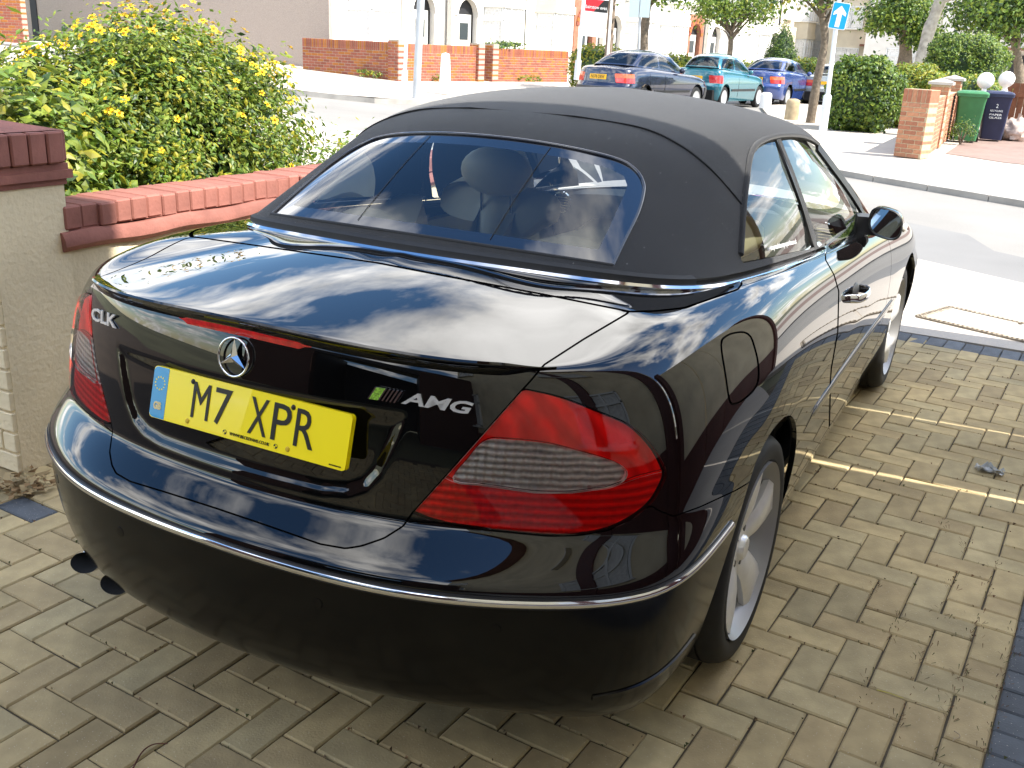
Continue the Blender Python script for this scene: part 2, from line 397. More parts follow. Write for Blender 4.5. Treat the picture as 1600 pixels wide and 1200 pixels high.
# half recess is taken from its right half, mirrored
s_ = 600*sdpoly(np.c_[VB[:, 0], VB[:, 2]], [(-.40, .888), (.385, .888), (.372, .84), (.345, .77), (.318, .735), (.28, .716), (.22, .708), (-.22, .708), (-.4, .71)])
s_[(VB[:, 1] > -.6) | (VB[:, 2] > .95)] = -99
s_[VB[:, 4] > 11] = -99; tq = np.clip((s_+6)/20, 0, 1); VB[:, 1] += .011*tq*tq*(3-2*tq)
PB = pj(np.c_[np.abs(VB[:, 0]), VB[:, 1:3]])
def fld(V, poly, mask=None):
    s = sdpoly(pj(V), poly)
    if mask is not None: s = np.where(mask(V), s, -50.)
    return s
GAP = 1.5
V, F = VB, FB
def arch(V, r=.372):
    y = V[:, 1]; z = V[:, 2]
    dr = np.hypot(y, z-WR)-r-np.where(y < 0, (.014+.05*np.clip((.52-z)/.25, 0, 1))*np.clip(-y/.2, 0, 1), 0); df = np.hypot(y-YF, z-WR)-r
    a = np.minimum(np.where(z < WR, np.abs(y)-r-np.where(y < 0, .05, 0), dr), np.where(z < WR, np.abs(y-YF)-r, df))
    return np.where((V[:, 3] > 4) & (V[:, 3] < 15) & (V[:, 4] < 11), a, 1.)
V, F = clip(V, F, arch(V))
# cockpit opening under the roof
foot = np.array([(0, -.30), (.50, -.25), (.62, -.13), (.675, .08), (.70, .45), (.71, .85), (.715, 1.3), (.70, 1.75), (.62, 2.05), (.35, 2.22), (0, 2.28), (-.5, 2.2), (-.5, -.3)])
V, F = clip(V, F, np.where(V[:, 4] > 11.3, -sdpoly(V[:, :2], foot), 1.))
LAMP = [(818, 607), (875, 620), (931, 641), (984, 664), (1017, 694), (1036, 724), (1041, 742), (1034, 761), (1017, 787), (987, 810), (950, 827), (905, 835), (856, 836), (762, 827), (687, 816), (644, 802), (710, 729), (765, 667)]
LAMP = [tuple(p) for p in catmull(np.array(LAMP[:16]), 5)]+LAMP[16:]
CLEAR = [(759, 688), (800, 687), (856, 693), (912, 707), (961, 722), (979, 736), (974, 751), (950, 761), (894, 769), (837, 769), (762, 759), (708, 751), (730, 718)]
CLEAR = [tuple(p) for p in catmull(np.array(CLEAR), 5, True)]
LID = [(985, 487), (912, 530), (850, 570), (830, 594), (818, 607), (765, 667), (710, 729), (644, 802), (630, 822), (600, 841), (565, 853), (540, 857), (500, 850), (420, 822), (340, 795), (200, 742), (0, 700), (0, 300), (293, 363), (430, 384), (560, 405), (700, 432), (860, 462)]
TON = [(293, 363), (430, 384), (560, 405), (700, 432), (860, 462), (985, 487), (1024, 486), (1069, 481), (1125, 462), (1153, 452), (1159, 444), (1156, 433), (1150, 360), (900, 200), (300, 200)]
FUEL = [(1127, 534), (1132, 527), (1144, 521), (1162, 519), (1172, 525), (1177, 536), (1184, 564), (1185, 592), (1178, 609), (1162, 624), (1148, 631), (1140, 626), (1133, 582), (1128, 552)]
FUEL = [tuple(p) for p in catmull(np.array(FUEL), 4, True)]
# rear face is seen with y<0
rear = lambda V: (V[:, 1] < -.35) & (V[:, 4] < 11.6)
sl = fld(V, LAMP, rear)
lampV, lampF = clip(V, F, sl-1.0)
V, F = clip(V, F, -(sl+1.0))
# split lamp
def sub(V, F, poly, g, mask=None):
    s = fld(V, poly, mask); a = clip(V, F, s-g); b = clip(V, F, -(s+g)); return a, b
(clV, clF), (rdV, rdF) = sub(lampV, lampF, CLEAR, .4)
(lidV, lidF), (V, F) = sub(V, F, LID, GAP, lambda V: (V[:, 1] < -.2) & ((V[:, 3] < 3.98) | (V[:, 4] > 9.5)))
(tonV, tonF), (V, F) = sub(V, F, TON, GAP, lambda V: (V[:, 1] < .25) & (V[:, 4] > 8))
(fuelV, fuelF), (V, F) = sub(V, F, FUEL, 1.5, lambda V: (V[:, 1] < .2) & (V[:, 1] > -.6) & (V[:, 4] < 11.5) & (V[:, 3] > 4))
# bumper: everything behind the rear arch below this line
BUMPLINE = [(300, 700), (640, 815), (687, 817), (762, 829), (856, 838), (905, 837), (950, 829), (987, 812), (1017, 789), (1026, 796), (1052, 807), (1094, 792), (1150, 766), (1180, 748), (1230, 730), (1230, 1300), (0, 1300), (0, 600)]
(bumV, bumF), (V, F) = sub(V, F, BUMPLINE, 1.0, lambda V: (V[:, 1] < -.2) & (V[:, 4] < 8.5))
# doors, front wing, bonnet, front bumper
DG = [(406, 1290), (429, 1303), (455, 1310.6), (519, 1309), (575, 1299), (594, 1297.5), (620, 1297), (900, 1290)]
def doorf(V):
    p = pj(V); xg = np.interp(p[:, 1], [a for a, b in DG], [b for a, b in DG])
    d = np.minimum(p[:, 0]-xg, (2.03-V[:, 1])*350)
    d = np.minimum(d, (V[:, 2]-.30)*400)
    return np.where((V[:, 3] > 7) & (V[:, 3] < 13) & (V[:, 4] < 12.4), d, -50.)
s = doorf(V); doorV, doorF = clip(V, F, s-1.1); V, F = clip(V, F, -(s+1.1))
front = np.minimum((V[:, 1]-2.03)*350, (V[:, 2]-.30)*400); front = np.where(V[:, 3] > 8, front, -50.)
fV, fF = clip(V, F, front-1.0); V, F = clip(V, F, -(front+1.0))
bon = np.where(fV[:, 4] > 11.2, (fV[:, 4]-11.6)*30, -50.)
bonV, bonF = clip(fV, fF, bon-.2); fV, fF = clip(fV, fF, -(bon+.2))
fb = np.where(fV[:, 1] > 2.9, (fV[:, 1]-3.05)*200, -50.); fbV, fbF = clip(fV, fF, fb-.5); fV, fF = clip(fV, fF, -(fb+.5))
sl_ = np.where((V[:, 1] > .3) & (V[:, 3] > 7), (.30-V[:, 2])*400, -50.); sillV, sillF = clip(V, F, sl_-.8); V, F = clip(V, F, -(sl_+.8))
parts2 = lambda name, V, F, mt, lip=.012, **k: (panel(name, V, F, mt, car, lip, **k), panel(name, *flipx(V, F), mt, car, lip, **k))
parts2('rear_quarter_panel', V, F, PAINT)
parts2('door', doorV, doorF, PAINT)
DOORS = [o for o in car.children if o.name.startswith('door')]
parts2('front_wing', fV, fF, PAINT)
parts2('side_sill', sillV, sillF, PAINT)
FUELP = panel('fuel_filler_flap', fuelV, fuelF, PAINT, car, .01)
panel('quarter_panel_infill', *flipx(fuelV, fuelF), PAINT, car, .0)
lidO = panel('boot_lid', *mirror_join(lidV, lidF), PAINT, car, .012, weld=True)
panel('tonneau_cover', *mirror_join(tonV, tonF), PAINT, car, .012, weld=True)
lowb = lambda z: clip(bumV, bumF, z)
zsp = .578-.004*bumV[:, 3]
upB = clip(bumV, bumF, bumV[:, 2]-zsp); loB = clip(bumV, bumF, zsp-bumV[:, 2])
bumO = panel('rear_bumper', *mirror_join(*loB), PAINTB, car, .012, weld=True)
for fx in islands(*upB): panel('bumper_shelf', *(mirror_join(*fx) if np.abs(fx[0][:, 0]).min() < .01 else fx), PAINT, bumO, .012, weld=True)
if np.abs(upB[0][:, 0]).min() >= .01:
    for fx in islands(*flipx(*upB)): panel('bumper_shelf', *fx, PAINT, bumO, .012, weld=True)
panel('bonnet', *mirror_join(bonV, bonF), PAINT, car, .012, weld=True)
panel('front_bumper', *mirror_join(fbV, fbF), PAINT, car, .012, weld=True)
# inner dark shell that closes the panel gaps, inset 14 mm
iV, iF = clip(VB, FB, arch(VB, .369))
iV, iF = clip(iV, iF, np.where(iV[:, 4] > 11.3, -sdpoly(iV[:, :2], foot), 1.))
shell = panel('inner_body_shell', *mirror_join(iV, iF), UNDER, car, 0, weld=True, off=-.016)
mb = MB(); mb.box((0, 1.3, .21), (1.5, 3.9, .03)); mb.build('floor_pan', UNDER, car)
for s in (-1, 1):      # wheel housings
    for yy in (0, YF):
        V_ = []; F_ = []
        n = 24
        for i in range(n+1):
            a = math.pi*i/n
            for xx in (.48, .83): V_.append((s*xx, yy+.36*math.cos(a), max(WR+.36*math.sin(a), .0)))
        for i in range(n): F_.append((2*i, 2*i+1, 2*i+3, 2*i+2))
        V_ += [(s*.48, yy-.36, .12), (s*.48, yy+.36, .12)]
        F_.append(tuple(2*i for i in range(n+1))[::-1]+(len(V_)-2, len(V_)-1))
        mk('wheel_housing', V_, F_, UNDER, car, 60)
# ---- tail lamps
def lampmat(name, kind):
    M_ = bpy.data.materials.new(name); M_.use_nodes = True; n = M_.node_tree; b = n.nodes['Principled BSDF']
    tcx = n.nodes.new('ShaderNodeTexCoord')
    wv = n.nodes.new('ShaderNodeTexWave'); wv.bands_direction = 'Z'; wv.inputs['Scale'].default_value = 20 if kind == 'low' else 26; wv.inputs['Distortion'].default_value = 1.4; wv.inputs['Detail Scale'].default_value = 3
    n.links.new(tcx.outputs['Object'], wv.inputs[0])
    wx = n.nodes.new('ShaderNodeTexWave'); wx.bands_direction = 'X'; wx.inputs['Scale'].default_value = 24; wx.inputs['Distortion'].default_value = 2.5; n.links.new(tcx.outputs['Object'], wx.inputs[0])
    nz_ = n.nodes.new('ShaderNodeTexNoise'); nz_.inputs['Scale'].default_value = 26; nz_.inputs['Detail'].default_value = 2; n.links.new(tcx.outputs['Object'], nz_.inputs[0])
    mu = n.nodes.new('ShaderNodeMath'); mu.operation = 'MULTIPLY'
    
    if kind == 'up':
        vo = n.nodes.new('ShaderNodeTexVoronoi'); vo.inputs['Scale'].default_value = 70; n.links.new(tcx.outputs['Object'], vo.inputs[0])
        n.links.new(vo.outputs['Color'], mu.inputs[0])
    else: n.links.new(wv.outputs[1], mu.inputs[0])
    n.links.new((wx if kind == 'clear' else nz_).outputs[1 if kind == 'clear' else 0], mu.inputs[1])
    rp = n.nodes.new('ShaderNodeValToRGB')
    if kind == 'clear': rp.color_ramp.elements[0].color = (.05, .045, .04, 1); rp.color_ramp.elements[1].color = (.62, .58, .54, 1); rp.color_ramp.elements[0].position = .02; rp.color_ramp.elements[1].position = .75
    elif kind == 'low': rp.color_ramp.elements[0].color = (.16, .002, .002, 1); rp.color_ramp.elements[1].color = (.80, .010, .006, 1); rp.color_ramp.elements[0].position = .0; rp.color_ramp.elements[1].position = .34
    else: rp.color_ramp.elements[0].color = (.40, .004, .004, 1); rp.color_ramp.elements[1].color = (.80, .010, .006, 1); rp.color_ramp.elements[0].position = .0; rp.color_ramp.elements[1].position = .30
    n.links.new(mu.outputs[0], rp.inputs[0]); n.links.new(rp.outputs[0], b.inputs['Base Color'])
    b.inputs['Roughness'].default_value = .25; b.inputs['Coat Weight'].default_value = 1; b.inputs['Coat Roughness'].default_value = .01; b.inputs['Metallic'].default_value = .35 if kind == 'clear' else 0.
    b.inputs['Emission Color'].default_value = (0, 0, 0, 1)
    MATS[name] = M_; return M_
def lensmat(name, tint, bump_sc=0.):
    M_ = glassmat(name, tint, .01, 1.5); n = M_.node_tree
    return M_
LRED = lensmat('red_lens', (1.0, .025, .016)); LCLR = lensmat('smoked_lens', (.90, .88, .86))
def reflmat(name, col, dirn, sc, dist, var):
    """pressed reflector: silvered ribs seen through the lens"""
    M_ = bpy.data.materials.new(name); M_.use_nodes = True; n = M_.node_tree; b = n.nodes['Principled BSDF']; tcx = n.nodes.new('ShaderNodeTexCoord')
    b.inputs['Base Color'].default_value = (*col, 1); b.inputs['Roughness'].default_value = .4; b.inputs['Metallic'].default_value = .0
    wv = n.nodes.new('ShaderNodeTexWave'); wv.bands_direction = dirn; wv.inputs['Scale'].default_value = sc; wv.inputs['Distortion'].default_value = dist; n.links.new(tcx.outputs['Object'], wv.inputs[0])
    w2 = n.nodes.new('ShaderNodeTexWave'); w2.bands_direction = 'X'; w2.inputs['Scale'].default_value = sc*.8; w2.inputs['Distortion'].default_value = dist; n.links.new(tcx.outputs['Object'], w2.inputs[0])
    nz_ = n.nodes.new('ShaderNodeTexNoise'); nz_.inputs['Scale'].default_value = 17; n.links.new(tcx.outputs['Object'], nz_.inputs[0])
    ad_ = n.nodes.new('ShaderNodeMath'); ad_.operation = 'ADD'; n.links.new(wv.outputs[1], ad_.inputs[0]); n.links.new(w2.outputs[1], ad_.inputs[1])
    bu = n.nodes.new('ShaderNodeBump'); bu.inputs['Strength'].default_value = .9; bu.inputs['Distance'].default_value = .006; n.links.new(ad_.outputs[0], bu.inputs['Height']); n.links.new(bu.outputs[0], b.inputs['Normal'])
    mu = n.nodes.new('ShaderNodeMath'); mu.operation = 'MULTIPLY'; n.links.new(wv.outputs[1], mu.inputs[0]); n.links.new(nz_.outputs[0], mu.inputs[1])
    mr = n.nodes.new('ShaderNodeMapRange'); mr.inputs['From Min'].default_value = .05; mr.inputs['From Max'].default_value = .42; mr.inputs['To Min'].default_value = 1-var; mr.inputs['To Max'].default_value = 1; n.links.new(mu.outputs[0], mr.inputs[0])
    vm = n.nodes.new('ShaderNodeVectorMath'); vm.operation = 'SCALE'; vm.inputs[0].default_value = col; n.links.new(mr.outputs[0], vm.inputs['Scale']); n.links.new(vm.outputs[0], b.inputs['Base Color'])
    MATS[name] = M_; return M_
RUP = reflmat('upper_reflector', (1, 1, 1), 'DIAGONAL', 7, 5., .32); RLO = reflmat('ribbed_reflector', (1, 1, 1), 'Z', 19, .5, .42); RCL = reflmat('smoked_reflector', (.80, .77, .73), 'Z', 24, 1.6, .55)
LOWER = [(600, 700), (708, 752), (762, 760), (837, 770), (894, 770), (950, 763), (1000, 745), (1100, 720), (1100, 900), (600, 900)]
(loV, loF), (upV, upF) = sub(rdV, rdF, LOWER, .3)
for fx in (lambda a, b: (np.asarray(a)[:, :3], b), flipx):
    tl = panel('tail_lamp', *fx(upV, upF), LRED, car, 0, off=.003)
    panel('lower_red_lens', *fx(loV, loF), LRED, tl, 0, off=.003)
    panel('clear_lens', *fx(clV, clF), LCLR, tl, .006, off=.0045)
    panel('upper_reflector', *fx(upV, upF), RUP, tl, 0, off=-.012); panel('ribbed_reflector', *fx(loV, loF), RLO, tl, 0, off=-.010); panel('smoked_reflector', *fx(clV, clF), RCL, tl, 0, off=-.010)
# ---- chrome strip along the bumper
def surf_path(fn, us):
    """points on master body surface at column parameter u and height z"""
    P = []
    for u in us:
        j = np.argmin(np.abs(pu-u)); col = GB[:, j]; k = slice(0, int(np.argmax(pv >= 11)))
        zz = col[k, 2]; z = fn(u); P.append((np.interp(z, zz, col[k, 0]), np.interp(z, zz, col[k, 1]), z))
    return np.array(P)
us = np.linspace(0, 5.45, 60)
st = surf_path(lambda u: .585-.004*u, us)
st[:, 2] += 0
full = np.r_[st[:0:-1]*[-1, 1, 1], st]
sec = [(-.004, -.0075), (.006, -.008), (.009, -.003), (.009, .003), (.006, .007), (-.004, .0075)]
V_, F_ = sweep(full, [(a, b) for a, b in sec]); mk('bumper_chrome_strip', V_, F_, CHROME, bumO, 40)
sec2 = [(-.003, -.013), (.003, -.013), (.003, .011), (-.003, .011)]
V_, F_ = sweep(full, sec2); mk('strip_rubber_bed', V_, F_, BLACKTRIM, bumO)
for xs in (-.62, -.27, .27, .62):    # parking sensors
    j = np.argmin(np.abs(st[:, 0]-abs(xs))); c_ = surf_path(lambda u: .515, [us[j]])[0]; nrm = Vector((base[0][2], -1, 0)) if False else Vector((math.copysign(c_[0]**2*1.2, xs), -1, 0)).normalized()
    mb = MB(); mb.lathe([(0, .0015), (.011, .0012), (.0125, -.002), (.0125, -.01)], 20)
    mb.xf(nrm.to_track_quat('Z', 'Y').to_matrix().to_4x4()); mb.build('parking_sensor', PAINTB, bumO, 40, loc=(math.copysign(c_[0], xs), c_[1]+.0, c_[2]))
# lower diffuser crease strip
for s in (-1, 1):
    c1 = surf_path(lambda u: .335, np.linspace(3.6, 5.0, 20)); c1 = c1*[s, 1, 1]
    V_, F_ = sweep(c1 if s > 0 else c1[::-1], [(-.01, -.010), (.0005, -.010), (.0045, .001), (-.01, .010)]); mk('bumper_lower_crease', V_, F_, PAINTB, bumO, 40)
# ---- lip spoiler on the boot lid
jr = [np.argmin(np.abs(pu-u)) for u in np.linspace(0, 3.28, 40)]; kr = int(np.argmax(pv >= 11.25))
lp = GB[kr, jr]; lp = np.r_[lp[:0:-1]*[-1, 1, 1], lp]
tp = np.clip((.62-np.abs(lp[:, 0]))/.08, .2, 1)
secl = [(-.03, -.002), (.012, .012), (.021, .018), (.024, .014), (.012, -.010), (-.006, -.022)]
V_, F_ = sweep(lp, secl, scale=tp); mk('lip_spoiler', V_, F_, PAINT, lidO, 35)
# third brake light under the lip
kr2 = int(np.argmax(pv >= 10.55)); b3 = GB[kr2, [np.argmin(np.abs(pu-u)) for u in np.linspace(0, .82, 14)]]; b3 = np.r_[b3[:0:-1]*[-1, 1, 1], b3]
V_, F_ = sweep(b3, [(-.004, -.011), (.004, -.011), (.006, 0), (.004, .011), (-.004, .011)], scale=np.clip((.172-np.abs(b3[:,0]))/.02,.3,1)); mk('high_brake_light', V_, F_, mat('brake_light_red', (.60, .008, .008), .12, coat=1., noise=(60, .3, 2)), lidO, 40)
# ---- greenhouse master surface
G0 = [
 [(0, -.355, 1.078), (.27, -.345, 1.078), (.52, -.30, 1.072), (.66, -.17, 1.055), (.715, .08, 1.035), (.74, .45, 1.01), (.75, .85, .98), (.755, 1.3, .95), (.755, 1.75, .925), (.68, 2.12, .93), (.37, 2.32, .965), (0, 2.38, .98)],
 [(0, -.24, 1.155), (.25, -.23, 1.153), (.49, -.175, 1.145), (.615, -.05, 1.135), (.675, .16, 1.125), (.71, .48, 1.11), (.722, .85, 1.09), (.722, 1.27, 1.06), (.70, 1.72, 1.03), (.63, 2.0, 1.03), (.35, 2.17, 1.06), (0, 2.22, 1.075)],
 [(0, -.10, 1.245), (.23, -.09, 1.242), (.45, -.02, 1.23), (.575, .09, 1.22), (.635, .26, 1.215), (.67, .52, 1.205), (.684, .85, 1.19), (.68, 1.23, 1.165), (.645, 1.6, 1.13), (.58, 1.85, 1.13), (.33, 1.98, 1.16), (0, 2.03, 1.17)],
 [(0, .05, 1.325), (.21, .06, 1.322), (.40, .12, 1.308), (.52, .21, 1.30), (.585, .35, 1.295), (.618, .58, 1.295), (.63, .86, 1.287), (.62, 1.18, 1.265), (.585, 1.47, 1.23), (.52, 1.68, 1.235), (.30, 1.79, 1.26), (0, 1.83, 1.27)],
 [(0, .23, 1.385), (.18, .24, 1.382), (.34, .29, 1.372), (.44, .36, 1.364), (.50, .47, 1.362), (.53, .64, 1.366), (.535, .87, 1.364), (.525, 1.12, 1.346), (.50, 1.35, 1.32), (.45, 1.53, 1.325), (.26, 1.62, 1.348), (0, 1.65, 1.355)],
 [(0, .50, 1.424), (.10, .50, 1.423), (.19, .53, 1.419), (.25, .58, 1.416), (.29, .66, 1.416), (.31, .76, 1.417), (.31, .88, 1.417), (.31, 1.0, 1.412), (.29, 1.12, 1.402), (.25, 1.24, 1.396), (.14, 1.34, 1.402), (0, 1.38, 1.402)],
 [(0, .78, 1.437), (0, .79, 1.437), (0, .8, 1.437), (0, .83, 1.438), (0, .86, 1.438), (0, .89, 1.438), (0, .92, 1.437), (0, .95, 1.436), (0, .98, 1.435), (0, 1.0, 1.434), (0, 1.02, 1.433), (0, 1.03, 1.432)]]
NETG = np.array(G0)
for c_, col in {8: [(0.755, 1.95, 0.915), (0.708, 1.85, 1.02), (0.655, 1.72, 1.125), (0.6, 1.57, 1.228), (0.512, 1.43, 1.322)], 9: [(0.69, 2.28, 0.915), (0.645, 2.13, 1.01), (0.595, 1.95, 1.115), (0.54, 1.77, 1.22), (0.465, 1.6, 1.32)], 10: [(0.38, 2.46, 0.95), (0.36, 2.28, 1.045), (0.34, 2.08, 1.145), (0.31, 1.88, 1.25), (0.27, 1.69, 1.345)], 11: [(0, 2.52, 0.965), (0, 2.33, 1.06), (0, 2.12, 1.16), (0, 1.92, 1.262), (0, 1.72, 1.353)], 7: [(0.757, 1.36, 0.948), (0.725, 1.33, 1.06), (0.684, 1.28, 1.166), (0.625, 1.22, 1.266), (0.527, 1.15, 1.348)]}.items():
    for r_, p_ in enumerate(col): NETG[r_, c_] = p_

GG, gu, gv = bspline_net(NETG, [16, 16, 14, 14, 16, 16, 16, 14, 14, 12, 12], [10, 10, 10, 9, 8, 8])
VG, FG = grid_mesh(GG, gu, gv)
RWIN = [(395, 331), (700, 376), (958, 416), (975, 380), (997, 335), (1006, 305), (1006, 287), (996, 267), (970, 251), (920, 237), (840, 222), (760, 213), (700, 209), (600, 206), (395, 260)]
RINN = [(395, 310), (630, 346), (935, 390), (952, 355), (975, 305), (980, 290), (975, 275), (950, 262), (900, 250), (830, 238), (760, 229), (700, 225), (600, 222), (395, 270)]
QWIN = [(1156, 412), (1158, 380), (1162, 305), (1167, 280), (1174, 246), (1186, 230), (1200, 222), (1213, 219), (1232, 265), (1252, 320), (1266, 366), (1271, 388)]
DWIN = [(1219, 218), (1240, 216), (1262, 218), (1282, 229), (1300, 250), (1320, 277), (1340, 307), (1347, 335), (1351, 364), (1277, 387), (1272, 366), (1258, 320), (1238, 265)]
sidem = lambda V: (V[:, 3] > 3.2) & (V[:, 3] < 9.3) & (V[:, 4] < 4.4)
rearm = lambda V: (V[:, 3] < 3.4) & (V[:, 4] < 4.2)
V, F = VG, FG
(rwV, rwF), (V, F) = sub(V, F, RWIN, .6, rearm)
(qwV, qwF), (V, F) = sub(V, F, QWIN, .5, sidem)
(dwV, dwF), (V, F) = sub(V, F, DWIN, .5, sidem)
# windscreen: in front of the header line
hd = np.where(V[:, 3] > 7.5, (V[:, 1]-1.60)+ (V[:, 3] < 8.72)*-9, -9.)*1.0
wsm = np.where((V[:, 3] > 8.72) & (V[:, 4] < 4.05), np.minimum((V[:, 3]-8.8)*.3, (3.95-V[:, 4])*.1), -9.)
wsV, wsF = clip(V, F, wsm); V, F = clip(V, F, -wsm)
# A pillar + header frame: painted
ap = np.where((V[:, 3] > 7.2) & (V[:, 1] > 1.2), np.minimum(V[:, 1]-(1.52+.0*V[:, 2]), 1), -1.)
apV, apF = clip(V, F, ap-.002); V, F = clip(V, F, -(ap+.002))
top = panel('soft_top', *mirror_join(V, F), FABRIC, car, .012, weld=True, off=.004)
for Vi, Fi in islands(apV, apF):
    if np.abs(Vi[:, 0]).min() < .01: panel('windscreen_frame', *mirror_join(Vi, Fi), PAINT, car, .012, weld=True)
    else: parts2('windscreen_pillar', Vi, Fi, PAINT)
panel('windscreen', *mirror_join(wsV, wsF), GLASS, car, 0, weld=True)
# quadratic fit for clean glass
def fairfit(V, ax, o=3):
    V = np.asarray(V).copy(); i = [0, 1, 2]; i.remove(ax); a = V[:, i[0]]; b = V[:, i[1]]
    am, bm_ = a.mean(), b.mean(); a = a-am; b = b-bm_
    T = np.stack([a**p_*b**q_ for p_ in range(o+1) for q_ in range(o+1-p_)], 1)
    c = np.linalg.lstsq(T, V[:, ax], rcond=None)[0]; V[:, ax] = T@c; return V
n0 = len(rwV); full_, fF_ = mirror_join(rwV, rwF)
sym = np.asarray(full_); a, b = sym[:, 0], sym[:, 1]
T = np.stack([np.ones_like(a), b, b*b, a*a, a*a*b, a**4], 1); c_ = np.linalg.lstsq(T, sym[:, 2], rcond=None)[0]
rz = lambda V: np.c_[V[:, :2], np.stack([np.ones(len(V)), V[:, 1], V[:, 1]**2, V[:, 0]**2, V[:, 0]**2*V[:, 1], V[:, 0]**4], 1)@c_]
rw5 = np.c_[rz(rwV), rwV[:, 3:]]
(inV, inF), (ouV, ouF) = sub(rw5, rwF, RINN, 0., None)
rwo = panel('rear_window', *mirror_join(inV, inF), RGLASS, car, 0, weld=True)
panel('black_border', *mirror_join(ouV, ouF), FRIT, rwo, 0, weld=True)
# bead round the window and heater lines / fold joints
def edge_loop(poly, V5):
    pass
def proj_rear(px):
    """photo pixels -> points on the fitted rear glass"""
    o = []
    for u, v in px:
        d = ray(u, v); t0, t1 = 1.5, 4.
        f_ = lambda t: (CAM+d*t)[2]-float(rz(np.array([CAM+d*t]))[0, 2])
        ts = np.linspace(1.4, 4.2, 200); val = [f_(t) for t in ts]; k = next((i for i in range(199) if val[i] > 0 >= val[i+1]), None)
        if k is None: continue
        a_, b_ = ts[k], ts[k+1]
        for _ in range(30):
            m_ = (a_+b_)/2
            if f_(m_) > 0: a_ = m_
            else: b_ = m_
        o.append(CAM+d*a_)
    return np.array(o)
bead = proj_rear([(958, 416), (975, 380), (997, 335), (1006, 303), (1005, 285), (994, 267), (970, 252), (920, 238), (840, 223), (760, 213.5), (710, 210)])
bead = catmull(bead, 6); bead = bead[bead[:, 0] > -.02]; bead[-1, 0] = 0
bfull = np.r_[bead[:-1], bead[::-1]*[-1, 1, 1]]
V_, F_ = tube(bfull+[0, -.001, .002], .0045, 8); mk('window_bead', V_, F_, mat('dark_bead', (.02, .022, .03), .2, coat=.6), rwo, 60)
bb = proj_rear([(u, 376+(u-700)*(416-376)/258.) for u in np.linspace(706, 958, 14)]); bb = np.r_[bb[::-1]*[1, 1, 1], (bb*[-1, 1, 1])]
V_, F_ = tube(bb+[0, -.002, .001], .006, 8); mk('window_lower_seal', V_, F_, RUBBER, rwo, 60)
for x_ in (-.20, .20):
    yy = np.linspace(-.30, .03, 12); P = rz(np.c_[np.full(12, x_)*(1-.15*(yy+.3)), yy, yy*0])
    V_, F_ = sweep(P+[0, -.0005, .001], [(-.0007, 0), (.0007, 0), (.0007, .001), (-.0007, .001)]); mk('fold_joint', V_, F_, DKINT, rwo)
for nm, Vq, Fq in (('quarter_window', qwV, qwF), ('door_window', dwV, dwF)):
    Vq = np.c_[fairfit(Vq[:, :3], 0, 2), Vq[:, 3:]]
    for fx in (lambda a, b: (np.asarray(a)[:, :3], b), flipx): panel(nm, *fx(Vq, Fq), GLASS, car, 0, off=-.004)
# seams on the fabric
def proj_green(px, dz=0.):
    # nearest-vertex projection on the greenhouse surface facing the camera
    o = []; P = pj(VG); N = len(VG); dist = np.linalg.norm(VG[:, :3]-CAM, axis=1)
    for u, v in px:
        d2 = (P[:, 0]-u)**2+(P[:, 1]-v)**2; c = np.where(d2 < 220)[0]
        if len(c) == 0: continue
        near = dist[c].min(); c = c[dist[c] < near+.15]; w_ = 1/(d2[c]+.5)**2
        o.append((VG[c, :3]*w_[:, None]).sum(0)/w_.sum())
    return np.array(o)
seam = [(760, 173), (900, 187), (1000, 204), (1060, 228), (1105, 262), (1140, 300), (1162, 330)]
sp = catmull(proj_green(seam), 8)
sp = sp[sp[:, 0] > 0]; sfull = np.r_[sp[::-1], (sp*[-1, 1, 1])]
V_, F_ = sweep(sfull+[0, 0, .004], [(-.0035, 0), (.0035, 0), (.003, .0045), (-.003, .0045)]); mk('fabric_seam', V_, F_, mat('seam_thread', (.006, .006, .006), .9), top, 40)
for s in (-1, 1):
    e = catmull(proj_green([(1153, 400), (1158, 330), (1163, 285), (1170, 245), (1184, 226), (1212, 214), (1245, 211), (1270, 213), (1284, 222)]), 6)*[s, 1, 1]
    V_, F_ = tube(e+[s*.005, 0, .005], .009, 8); mk('soft_top_piping', V_, F_, FABRIC, top, 60)
    e = catmull(proj_green([(1213, 219), (1232, 265), (1252, 320), (1266, 366), (1273, 388)]), 6)*[s, 1, 1]
    V_, F_ = sweep(e+[s*.001, 0, 0], [(-.009, -.006), (.009, -.006), (.009, .003), (-.009, .003)], up=(s, 0, .3)); mk('window_divider', V_, F_, BLACKTRIM, car)
    e = catmull(proj_green([(1284, 224), (1300, 246), (1322, 277), (1343, 308), (1352, 330), (1356, 362)]), 6)*[s, 1, 1]
    V_, F_ = sweep(e+[s*.004, 0, 0], [(-.02, -.008), (.016, -.008), (.016, .004), (-.02, .004)], up=(s, 0, .3)); mk('a_pillar_seal', V_, F_, BLACKTRIM, car)
